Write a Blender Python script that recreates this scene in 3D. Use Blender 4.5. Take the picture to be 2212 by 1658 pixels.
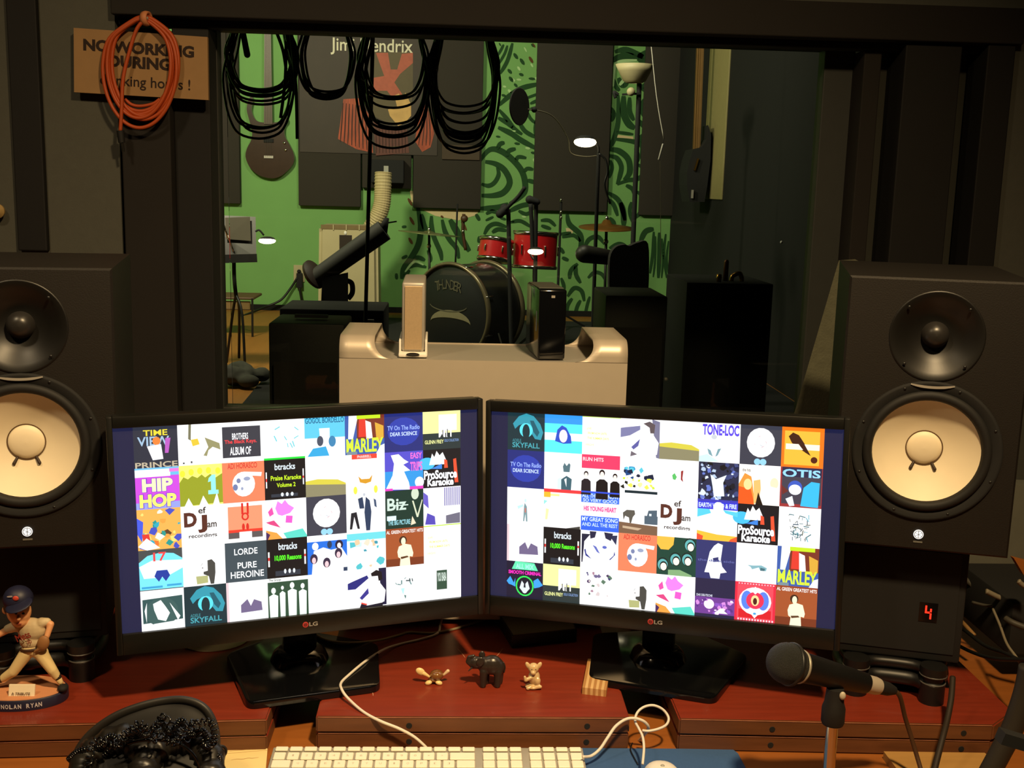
import bpy, bmesh, math, random
from mathutils import Vector, Matrix, Quaternion
rnd = random.Random(7)
SC = bpy.context.scene
COL = SC.collection
for _o in list(bpy.data.objects):
    bpy.data.objects.remove(_o, do_unlink=True)

# ---------------------------------------------------------------- camera
FPX, CX, CY, CAMZ = 2404.0, 1106.0, 829.0, 1.527
_p, _y, _r = (math.radians(v) for v in (10.1, -3.0, 1.5))
FW = Vector((-math.sin(_y)*math.cos(_p), math.cos(_y)*math.cos(_p), -math.sin(_p)))
_h = Vector((math.cos(_y), math.sin(_y), 0)); _u = _h.cross(FW)
RX = _h*math.cos(_r) + _u*math.sin(_r)
UP = -_h*math.sin(_r) + _u*math.cos(_r)
CAM = Vector((0, 0, CAMZ))
cd = bpy.data.cameras.new('camera'); cam = bpy.data.objects.new('camera', cd); COL.objects.link(cam)
cd.sensor_fit = 'HORIZONTAL'; cd.sensor_width = 36.0; cd.lens = 36.0*FPX/2212.0; cd.clip_start = 0.02
_R = Matrix((RX, UP, -FW)).transposed()
cam.matrix_world = Matrix.Translation(CAM) @ _R.to_4x4()
SC.camera = cam

# ---------------------------------------------------------------- world, lamps, exposure
w = bpy.data.worlds.new('world'); SC.world = w; w.use_nodes = True
w.node_tree.nodes['Background'].inputs[0].default_value = (1.0, .86, .66, 1)
w.node_tree.nodes['Background'].inputs[1].default_value = 0.006
def lamp(name, loc, target, power, color, size, shape='DISK', spread=180.):
    d = bpy.data.lights.new(name, 'AREA'); d.energy = power; d.color = color; d.size = size; d.shape = shape; d.spread = math.radians(spread)
    o = bpy.data.objects.new(name, d); COL.objects.link(o); o.location = loc
    o.rotation_euler = (Vector(target)-Vector(loc)).to_track_quat('-Z', 'Y').to_euler()
    return o
lamp('ceiling_lamp', (.45, .30, 2.86), (.0, 1.55, .9), 20.5, (1.0, .71, .37), .16, spread=96.)
lamp('ceiling_lamp', (-1.1, .45, 2.86), (-.7, 2.0, 1.0), 6.2, (1.0, .76, .46), .25, spread=120.)
lamp('stage_lamp', (-2.0, 5.9, 3.35), (-1.5, 10, 1.6), 125.0, (1.0, .90, .62), .5)
lamp('stage_lamp', (.2, 5.9, 3.35), (.2, 10, 1.8), 50.0, (1.0, .93, .70), .5)
SC.view_settings.view_transform = 'Standard'
SC.view_settings.look = 'None'
SC.view_settings.gamma = 1.0
SC.view_settings.use_curve_mapping = False
SC.view_settings.exposure = 0.0

# ---------------------------------------------------------------- pixel -> place
def ray(px, py): return FW + RX*((px-CX)/FPX) - UP*((py-CY)/FPX)
def A(px, py, Y):                       # the point of a photo feature that stands at depth Y
    d = ray(px, py); return CAM + d*(Y/d.y)
def Z(px, py, z):                       # the point of a photo feature that lies at height z
    d = ray(px, py); return CAM + d*((z-CAMZ)/d.z)

# ---------------------------------------------------------------- materials
def lin(c):
    def f(v):
        v /= 255.0
        return v/12.92 if v <= .04045 else ((v+.055)/1.055)**2.4
    return tuple(f(v) for v in c)
MATS = {}
def mat(name, rgb, rough=.6, metal=0., var=.12, scale=30., bump=0., bscale=None, stretch=None, spec=.5, emit=None, estr=0., coat=0.):
    if name in MATS: return MATS[name]
    m = bpy.data.materials.new(name); m.use_nodes = True; MATS[name] = m
    nt = m.node_tree; b = nt.nodes['Principled BSDF']
    b.inputs['Roughness'].default_value = rough; b.inputs['Metallic'].default_value = metal
    b.inputs['Specular IOR Level'].default_value = spec
    b.inputs['Coat Weight'].default_value = coat
    c = lin(rgb)
    tc = nt.nodes.new('ShaderNodeTexCoord'); mp = nt.nodes.new('ShaderNodeMapping')
    nt.links.new(tc.outputs['Object'], mp.inputs[0])
    if stretch: mp.inputs['Scale'].default_value = stretch
    n = nt.nodes.new('ShaderNodeTexNoise'); n.inputs['Scale'].default_value = scale; n.inputs['Detail'].default_value = 4
    nt.links.new(mp.outputs[0], n.inputs[0])
    mx = nt.nodes.new('ShaderNodeMix'); mx.data_type = 'RGBA'
    mx.inputs[6].default_value = tuple(v*(1-var) for v in c)+(1,)
    mx.inputs[7].default_value = tuple(min(1, v*(1+var)) for v in c)+(1,)
    nt.links.new(n.outputs[0], mx.inputs[0]); nt.links.new(mx.outputs[2], b.inputs['Base Color'])
    if bump:
        n2 = nt.nodes.new('ShaderNodeTexNoise'); n2.inputs['Scale'].default_value = bscale or scale*4
        nt.links.new(mp.outputs[0], n2.inputs[0])
        bp = nt.nodes.new('ShaderNodeBump'); bp.inputs['Strength'].default_value = bump; bp.inputs['Distance'].default_value = .002
        nt.links.new(n2.outputs[0], bp.inputs['Height']); nt.links.new(bp.outputs[0], b.inputs['Normal'])
    if emit:
        b.inputs['Emission Color'].default_value = lin(emit)+(1,); b.inputs['Emission Strength'].default_value = estr
    return m

# ---------------------------------------------------------------- mesh builder
class MB:
    def __init__(s): s.v = []; s.f = []; s.c = []
    def add(s, vs, fs, M=None, col=None):
        n = len(s.v)
        s.v += [(M @ Vector(p)) if M else Vector(p) for p in vs]
        s.f += [tuple(i+n for i in f) for f in fs]
        s.c += [col]*len(fs)
        return s
    def box(s, c, d, M=None, bev=0., seg=2):
        x, y, z = (v/2 for v in d)
        if bev <= 0:
            vs = [(sx*x, sy*y, sz*z) for sx in (-1, 1) for sy in (-1, 1) for sz in (-1, 1)]
            fs = [(0,1,3,2),(4,6,7,5),(0,4,5,1),(2,3,7,6),(0,2,6,4),(1,5,7,3)]
        else:
            bm = bmesh.new(); bmesh.ops.create_cube(bm, size=1)
            for v in bm.verts: v.co = Vector((v.co.x*2*x, v.co.y*2*y, v.co.z*2*z))
            bmesh.ops.bevel(bm, geom=list(bm.edges), offset=bev, segments=seg, affect='EDGES', profile=.5)
            bm.verts.index_update()
            vs = [v.co.copy() for v in bm.verts]; fs = [tuple(v.index for v in f.verts) for f in bm.faces]; bm.free()
        T = Matrix.Translation(c)
        return s.add(vs, fs, (M @ T) if M else T)
    def bar(s, a, b, wd, th, bev=0.):        # a box of section wd x th from a to b
        a, b = Vector(a), Vector(b); d = b-a
        q = d.to_track_quat('Z', 'Y').to_matrix().to_4x4()
        return s.box((0, 0, 0), (wd, th, d.length), Matrix.Translation((a+b)/2) @ q, bev)
    def lathe(s, prof, seg=24, M=None, close=True):  # prof: list of (r, z); axis z
        vs, fs = [], []; n = len(prof)
        for r, z in prof:
            for k in range(seg):
                t = 2*math.pi*k/seg; vs.append((r*math.cos(t), r*math.sin(t), z))
        for i in range(n-1):
            for k in range(seg):
                k2 = (k+1) % seg
                fs.append((i*seg+k, i*seg+k2, (i+1)*seg+k2, (i+1)*seg+k))
        if close:
            if prof[0][0] > 1e-6: fs.append(tuple(reversed(range(seg))))
            if prof[-1][0] > 1e-6: fs.append(tuple((n-1)*seg+k for k in range(seg)))
        return s.add(vs, fs, M)
    def cyl(s, a, b, r, r2=None, seg=16):
        a, b = Vector(a), Vector(b); d = b-a
        M = Matrix.Translation(a) @ d.to_track_quat('Z', 'Y').to_matrix().to_4x4()
        return s.lathe([(r, 0), (r if r2 is None else r2, d.length)], seg, M)
    def ell(s, c, r, seg=16, rings=10, M=None):
        prof = [(max(1e-5, math.sin(math.pi*i/rings)), -math.cos(math.pi*i/rings)) for i in range(rings+1)]
        T = Matrix.Translation(c) @ (M or Matrix()) @ Matrix.Diagonal((r[0], r[1], r[2], 1))
        return s.lathe(prof, seg, T, close=False)
    def caps(s, a, ra, b, rb, seg=12):       # a tapering limb with round ends
        a, b = Vector(a), Vector(b); d = b-a; L = d.length
        M = Matrix.Translation(a) @ d.to_track_quat('Z', 'Y').to_matrix().to_4x4()
        pr = [(max(1e-5, ra*math.sin(t)), -ra*math.cos(t)) for t in (0, .4, .8, 1.2, 1.57)]
        pr += [(max(1e-5, rb*math.cos(t)), L+rb*math.sin(t)) for t in (0, .4, .8, 1.2, 1.57)]
        return s.lathe(pr, seg, M, close=False)
    def torus(s, c, R, r, M=None, seg=32, rs=10, squash=1.):
        vs, fs = [], []
        for i in range(seg):
            a = 2*math.pi*i/seg
            for j in range(rs):
                b = 2*math.pi*j/rs; q = R+r*math.cos(b)
                vs.append((q*math.cos(a), q*math.sin(a), r*squash*math.sin(b)))
        for i in range(seg):
            for j in range(rs):
                i2, j2 = (i+1) % seg, (j+1) % rs
                fs.append((i*rs+j, i2*rs+j, i2*rs+j2, i*rs+j2))
        T = Matrix.Translation(c)
        return s.add(vs, fs, T @ M if M else T)
    def tube(s, pts, r, seg=8, smooth=6, closed=False, rend=None, flat=1.):
        P = spline(pts, smooth, closed) if smooth > 1 else [Vector(p) for p in pts]
        n = len(P); vs, fs = [], []; nrm = None
        for i in range(n):
            if closed: t = P[(i+1) % n]-P[(i-1) % n]
            else: t = P[min(n-1, i+1)]-P[max(0, i-1)]
            t = t.normalized() if t.length > 1e-9 else Vector((0, 0, 1))
            if nrm is None: nrm = t.orthogonal().normalized()
            nrm = nrm - t*nrm.dot(t)
            nrm = nrm.normalized() if nrm.length > 1e-6 else t.orthogonal().normalized()
            bn = t.cross(nrm)
            rr = r if rend is None else r+(rend-r)*i/(n-1)
            for k in range(seg):
                a = 2*math.pi*k/seg
                vs.append(P[i]+nrm*(rr*math.cos(a))+bn*(rr*flat*math.sin(a)))
        for i in range(n if closed else n-1):
            i2 = (i+1) % n
            for k in range(seg):
                k2 = (k+1) % seg
                fs.append((i*seg+k, i*seg+k2, i2*seg+k2, i2*seg+k))
        if not closed:
            fs.append(tuple(reversed(range(seg)))); fs.append(tuple((n-1)*seg+k for k in range(seg)))
        return s.add(vs, fs)
    def prism(s, poly, t0, t1, M=None):      # polygon in xz extruded along y from t0 to t1
        n = len(poly)
        vs = [(x, t0, z) for x, z in poly]+[(x, t1, z) for x, z in poly]
        fs = [tuple(range(n)), tuple(range(2*n-1, n-1, -1))]
        fs += [(i, i+n, (i+1) % n+n, (i+1) % n) for i in range(n)]
        return s.add(vs, fs, M)
    def slab(s, poly, z0, z1, M=None):       # polygon in xy extruded along z
        n = len(poly)
        vs = [(p[0], p[1], z0) for p in poly]+[(p[0], p[1], z1) for p in poly]
        fs = [tuple(range(n-1, -1, -1)), tuple(range(n, 2*n))]
        fs += [(i, (i+1) % n, (i+1) % n+n, i+n) for i in range(n)]
        return s.add(vs, fs, M)
    def ribbon(s, pts, wd, nrm=(0, -1, 0), smooth=5):   # a flat brush stroke on a plane
        P = spline(pts, smooth) if smooth > 1 else [Vector(p) for p in pts]
        n = len(P); nrm = Vector(nrm); vs = []
        for i in range(n):
            t = (P[min(n-1, i+1)]-P[max(0, i-1)]).normalized(); d = t.cross(nrm)
            k = wd/2*(.55+.45*min(1, 4*min(i, n-1-i)/max(1, n-1)))
            vs += [P[i]+d*k, P[i]-d*k]
        return s.add(vs, [(2*i, 2*i+1, 2*i+3, 2*i+2) for i in range(n-1)])
    def text(s, txt, M, w_, h_, fit='both', bold=.0, col=None, depth=0.):
        vs, fs = text_mesh(txt, bold)
        x0 = min(v[0] for v in vs); x1 = max(v[0] for v in vs); y0 = min(v[1] for v in vs); y1 = max(v[1] for v in vs)
        sx = w_/(x1-x0); sy = h_/(y1-y0)
        if fit == 'keep': sx = sy = min(sx, sy)
        q = [((v[0]-(x0+x1)/2)*sx, (v[1]-(y0+y1)/2)*sy, 0) for v in vs]
        return s.add(q, fs, M, col)
    def build(s, name, m, parent=None, smooth=False, world=False, auto=None):
        me = bpy.data.meshes.new(name)
        if world and parent is not None:
            I = ROOTM[parent.name].inverted(); vv = [I @ p for p in s.v]
        else: vv = s.v
        me.from_pydata([tuple(p) for p in vv], [], s.f)
        if m: me.materials.append(m)
        if smooth:
            me.polygons.foreach_set('use_smooth', [True]*len(me.polygons))
            if auto is not None: me.set_sharp_from_angle(angle=math.radians(auto))
        me.update()
        o = bpy.data.objects.new(name, me); COL.objects.link(o)
        if parent is not None: o.parent = parent; ROOTM[o.name] = ROOTM.get(parent.name, Matrix())
        else: ROOTM[o.name] = Matrix()
        return o
ROOTM = {}
TXT = {}
def text_mesh(txt, bold=0.):
    k = (txt, bold)
    if k not in TXT:
        cu = bpy.data.curves.new('text', 'FONT'); cu.body = txt; cu.size = 1; cu.offset = bold; cu.resolution_u = 3
        o = bpy.data.objects.new('text', cu); COL.objects.link(o)
        dg = bpy.context.evaluated_depsgraph_get()
        me = bpy.data.meshes.new_from_object(o.evaluated_get(dg))
        TXT[k] = ([tuple(v.co) for v in me.vertices], [tuple(p.vertices) for p in me.polygons])
        bpy.data.objects.remove(o, do_unlink=True); bpy.data.curves.remove(cu); bpy.data.meshes.remove(me)
    return TXT[k]
def spline(pts, k=6, closed=False):
    P = [Vector(p) for p in pts]; n = len(P); out = []
    if n < 3 and not closed:
        return [P[0].lerp(P[-1], i/k) for i in range(k+1)]
    rng = range(n if closed else n-1)
    for i in rng:
        if closed: a, b, c, d = P[(i-1) % n], P[i], P[(i+1) % n], P[(i+2) % n]
        else: a, b, c, d = P[max(0, i-1)], P[i], P[i+1], P[min(n-1, i+2)]
        for j in range(k):
            t = j/k
            out.append(.5*((2*b)+(c-a)*t+(2*a-5*b+4*c-d)*t*t+(3*b-a-3*c+d)*t**3))
    if not closed: out.append(P[-1])
    return out
def tag(o, label, cat, group=None, kind=None):
    if label: o['label'] = label
    if cat: o['category'] = cat
    if group: o['group'] = group
    if kind: o['kind'] = kind
    return o
def thing(name, label, cat, loc=(0, 0, 0), rz=0., group=None, M=None):
    o = bpy.data.objects.new(name, None); COL.objects.link(o); o.empty_display_size = .05
    W = M if M else Matrix.Translation(loc) @ Matrix.Rotation(rz, 4, 'Z')
    o.matrix_world = W; ROOTM[o.name] = W
    return tag(o, label, cat, group)
def struct(name, mb, m, smooth=False):
    o = mb.build(name, m, None, smooth); o['kind'] = 'structure'; return o
def blob(name, mb, voxel, m, parent=None, world=False, smooth_it=3):   # union of forms grown into one continuous skin
    o = mb.build(name+'_raw', None, parent, world=world)
    md = o.modifiers.new('r', 'REMESH'); md.mode = 'VOXEL'; md.voxel_size = voxel
    sm = o.modifiers.new('s', 'SMOOTH'); sm.iterations = smooth_it; sm.factor = .5
    dg = bpy.context.evaluated_depsgraph_get()
    me = bpy.data.meshes.new_from_object(o.evaluated_get(dg)); me.name = name
    bpy.data.objects.remove(o, do_unlink=True)
    me.materials.clear(); me.materials.append(m)
    me.polygons.foreach_set('use_smooth', [True]*len(me.polygons))
    q = bpy.data.objects.new(name, me); COL.objects.link(q)
    if parent is not None: q.parent = parent; ROOTM[q.name] = ROOTM.get(parent.name, Matrix())
    return q
def dup(root, loc=None, rz=None, label=None, M=None):
    r = root.copy(); COL.objects.link(r)
    W = M if M else Matrix.Translation(loc) @ Matrix.Rotation(rz or 0., 4, 'Z')
    r.matrix_world = W; ROOTM[r.name] = W
    if label: r['label'] = label
    def rec(src, dst):
        for ch in list(src.children):
            c = ch.copy(); COL.objects.link(c); c.parent = dst; rec(ch, c)
    rec(root, r)
    return r
def link_copy(o, parent=None):
    c = o.copy(); COL.objects.link(c)
    if parent is not None: c.parent = parent
    return c
def pbox(mb, x0, y0, x1, y1, Y, dep, bev=0.):     # box seen between two photo points at depth Y, reaching back by dep
    a, b = A(x0, y0, Y), A(x1, y1, Y)
    return mb.box(((a.x+b.x)/2, Y+dep/2, (a.z+b.z)/2), (abs(b.x-a.x), dep, abs(a.z-b.z)), None, bev)
def round_poly(P, r, n=5):               # polygon with rounded corners
    out = []; P = [Vector((p[0], p[1])) for p in P]; N = len(P)
    for i in range(N):
        a, b, c = P[i-1], P[i], P[(i+1) % N]
        u, v = (a-b).normalized(), (c-b).normalized(); d = min(r, (a-b).length*.45, (c-b).length*.45)
        p0, p1 = b+u*d, b+v*d
        for k in range(n+1):
            t = k/n; out.append(p0*(1-t)**2+b*2*t*(1-t)+p1*t*t)
    return out
def plate(mb, P, z0, z1, r=.015, e=.003):   # flat plate with round corners and a softened top edge
    Q = round_poly(P, r); c = sum(Q, Vector((0, 0)))/len(Q); n = len(Q)
    S = [c+(q-c)*(1-e/(q-c).length) for q in Q]
    vs = [(q.x, q.y, z0) for q in Q]+[(q.x, q.y, z1-e) for q in Q]+[(c.x+(q.x-c.x)*(1-.3*e/(q-c).length), c.y+(q.y-c.y)*(1-.3*e/(q-c).length), z1-.3*e) for q in Q]+[(q.x, q.y, z1) for q in S]
    fs = [tuple(range(n-1, -1, -1)), tuple(range(3*n, 4*n))]
    for L in range(3): fs += [(L*n+i, L*n+(i+1) % n, (L+1)*n+(i+1) % n, (L+1)*n+i) for i in range(n)]
    return mb.add(vs, fs)
RXM = Matrix.Rotation(math.pi/2, 4, 'X')          # lathe axis z -> -y (towards the viewer)
FZ = .735      # desk top
RZ = .785      # riser top
SZ = .37       # floor of the live room
# ================================================================ materials
M_wall = mat('grey_wall', (84, 84, 75), .9, var=.08, scale=60, bump=.15)
M_trim = mat('black_trim', (15, 13, 11), .75, var=.2, scale=20)
M_trim2 = mat('dark_brown_panel', (27, 22, 17), .8, var=.15, scale=12)
M_foam = mat('charcoal_fabric', (44, 42, 40), .95, var=.15, scale=90, bump=.4)
M_panel = mat('acoustic_fabric', (54, 49, 42), .95, var=.12, scale=120, bump=.3)
M_green = mat('green_wall', (120, 172, 98), .85, var=.06, scale=6)
M_mural = mat('mural_dark_green', (26, 70, 28), .85, var=.15, scale=10)
M_mlight = mat('mural_pale_green', (176, 214, 150), .85, var=.1, scale=10)
M_mbrown = mat('mural_brown', (92, 58, 22), .85, var=.1, scale=10)
M_mcream = mat('mural_cream', (216, 196, 148), .85, var=.1, scale=10)
M_dark = mat('dark_wall', (9, 8, 6), .9, var=.15, scale=8)
M_floor = mat('floor_boards', (74, 58, 44), .6, var=.2, scale=4, stretch=(1, 12, 1))
M_stage = mat('orange_floor', (150, 98, 38), .55, var=.15, scale=4, stretch=(10, 1, 1))
M_black = mat('black_plastic', (15, 15, 15), .45, var=.1, scale=80)
M_blackm = mat('matte_black', (18, 18, 18), .8, var=.15, scale=60)
M_gloss = mat('gloss_black', (10, 11, 13), .12, var=.1, scale=20, spec=.6)
M_rub = mat('black_rubber', (18, 17, 16), .7, var=.1, scale=60)
M_alu = mat('brushed_aluminium', (196, 184, 166), .42, .3, var=.04, scale=40)
M_alub = mat('silver_plate', (176, 170, 160), .45, .3, var=.04, scale=60)
M_chrome = mat('chrome', (214, 210, 200), .16, 1.0, var=.03, scale=20)
M_gold = mat('brass', (200, 150, 70), .25, 1.0, var=.05, scale=20)
M_wood = mat('red_wood', (126, 45, 26), .38, var=.28, scale=9, stretch=(1.2, 14, 14), bump=.05, coat=.15)
M_woode = mat('red_wood_edge', (104, 62, 34), .5, var=.35, scale=9, stretch=(1.5, 14, 14))
M_desk = mat('brown_desk', (150, 88, 36), .42, var=.22, scale=9, stretch=(1.2, 12, 12), coat=.1)
M_pale = mat('pale_wood', (214, 176, 122), .6, var=.18, scale=10, stretch=(14, 1.5, 14))
M_white = mat('white_plastic', (236, 232, 222), .35, var=.02, scale=30)
M_cable = mat('white_cable', (224, 216, 202), .5, var=.03, scale=30)
M_cablek = mat('black_cable', (20, 20, 20), .5, var=.1, scale=60)
M_cream = mat('cream_plastic', (184, 172, 132), .55, var=.06, scale=12)

# ================================================================ control room shell
YW = 2.64
WX0, WX1, WZ0, WZ1 = -.775, 1.295, .94, 1.955          # the hole in the front wall
CH = 3.0
def quadwall(name, x0, x1, z0, z1, y0, y1, m):
    return struct(name, MB().box(((x0+x1)/2, (y0+y1)/2, (z0+z1)/2), (x1-x0, y1-y0, z1-z0)), m)
fw = MB()
for x0, x1, z0, z1 in ((-2.4, WX0, 0, CH), (WX1, 2.6, 0, CH), (WX0, WX1, 0, WZ0), (WX0, WX1, WZ1, CH)):
    fw.box(((x0+x1)/2, YW+.09, (z0+z1)/2), (x1-x0, .18, z1-z0))
struct('wall_front', fw, M_wall)
quadwall('wall_left', -2.5, -2.4, 0, CH, -2.2, YW, M_wall)
quadwall('wall_right', 2.6, 2.7, 0, CH, -2.2, YW, M_wall)
quadwall('wall_back', -2.4, 2.6, 0, CH, -2.3, -2.2, M_wall)
quadwall('floor', -2.5, 2.7, -.1, 0, -2.3, YW+.18, M_floor)
quadwall('ceiling', -2.5, 2.7, CH, CH+.1, -2.3, YW+.18, M_wall)
# vertical black battens and dark boards around the window (each runs up past the photo's top edge)
def trim(n, xa, xb, z0, z1, y0, y1, m):
    return struct('trim_%d' % n, MB().box(((xa+xb)/2, (y0+y1)/2, (z0+z1)/2), (xb-xa, y1-y0, z1-z0), None, .003), m)
trim(1, -1.006, -.940, 1.351, 2.99, YW-.02, YW, M_trim)
trim(2, -1.20, -1.055, .9, 1.42, YW-.02, YW, M_trim)
trim(3, -.765, -.655, .95, 1.853, YW-.015, YW+.1, M_trim2)      # left reveal, outer board
trim(4, -.655, -.572, .95, 1.862, YW+.02, YW+.10, M_trim)        # left reveal, inner board
trim(5, -.775, 1.30, 1.878, 1.958, YW-.03, YW+.02, M_trim2)     # header board, upper
trim(6, -.775, 1.30, 1.862, 1.95, YW+.02, YW+.07, M_trim)      # header board, lower
trim(7, .950, .992, .95, 1.862, YW+.03, YW+.12, M_trim2)        # right reveal strip
trim(8, 1.032, 1.166, .95, 1.875, YW-.01, YW+.1, M_trim)
trim(9, 1.222, 1.288, .95, 1.92, YW-.02, YW+.08, M_trim)
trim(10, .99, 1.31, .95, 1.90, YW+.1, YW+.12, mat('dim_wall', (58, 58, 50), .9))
# ---- window
YG = 2.77
gx0, gx1, gz0, gz1 = -.575, .935, .955, 1.870
wn = bpy.data.objects.new('window_1', None); COL.objects.link(wn); wn['kind'] = 'structure'; ROOTM[wn.name] = Matrix()
fr = MB()
for x0, x1, z0, z1 in ((gx0-.05, gx0+.004, gz0-.03, gz1+.06), (gx1-.055, gx1+.02, gz0-.03, gz1+.06), (gx0, gx1-.05, gz1-.002, gz1+.06), (gx0, gx1-.05, gz0-.03, gz0+.012)):
    fr.box(((x0+x1)/2, YG, (z0+z1)/2), (x1-x0, .05, z1-z0), None, .003)
fr.build('window_frame', mat('window_frame_grey', (50, 52, 48), .6), wn)
gm = bpy.data.materials.new('window_glass'); gm.use_nodes = True
nt = gm.node_tree; nt.nodes.remove(nt.nodes['Principled BSDF'])
tr = nt.nodes.new('ShaderNodeBsdfTransparent'); tr.inputs[0].default_value = (.93, .95, .92, 1)
gl = nt.nodes.new('ShaderNodeBsdfGlossy'); gl.inputs['Roughness'].default_value = .02
fz = nt.nodes.new('ShaderNodeFresnel'); fz.inputs[0].default_value = 1.3
ms = nt.nodes.new('ShaderNodeMixShader')
nt.links.new(fz.outputs[0], ms.inputs[0]); nt.links.new(tr.outputs[0], ms.inputs[1]); nt.links.new(gl.outputs[0], ms.inputs[2])
nt.links.new(ms.outputs[0], nt.nodes['Material Output'].inputs[0])
MB().box(((gx0+gx1)/2, YG, (gz0+gz1)/2), (gx1-gx0-.04, .006, gz1-gz0)).build('pane', gm, wn)
MB().box(((gx0+gx1)/2, YG-.06, .945), (gx1-gx0+.1, .14, .025), None, .004).build('window_sill', M_trim2, wn)

# ================================================================ live room shell
YB = 10.06
LX0, LX1 = -3.6, 1.92
lw = struct('wall_far', MB().box(((LX0+LX1)/2, YB+.05, 1.95), (LX1-LX0, .1, 3.5)), M_green)
quadwall('wall_far_left', LX0-.1, LX0, .2, 3.7, YW+.18, YB, M_green)
quadwall('wall_far_right', LX1, LX1+.1, .2, 3.7, YW+.18, YB, M_dark)
quadwall('floor_stage', LX0, LX1, .2, SZ, YW+.18, YB, M_stage)
quadwall('ceiling_stage', LX0, LX1, 3.6, 3.7, YW+.18, YB, M_dark)
quadwall('baseboard_far', LX0, LX1, SZ, SZ+.05, YB-.02, YB, M_dark)

o = MB().slab([(-1.02, 2.9), (1.9, 2.9), (1.9, 9.6), (-.98, 9.6), (-1.12, 6.5)], SZ, SZ+.008).build('darkening_rug', mat('rug_black', (20, 20, 22), .95, var=.3, scale=60, bump=.4)); tag(o, 'large black rug added to darken the floor under the drums and boxes of the live room', 'rug')  # added sheet that darkens the stage floor beside the bare orange part
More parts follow.
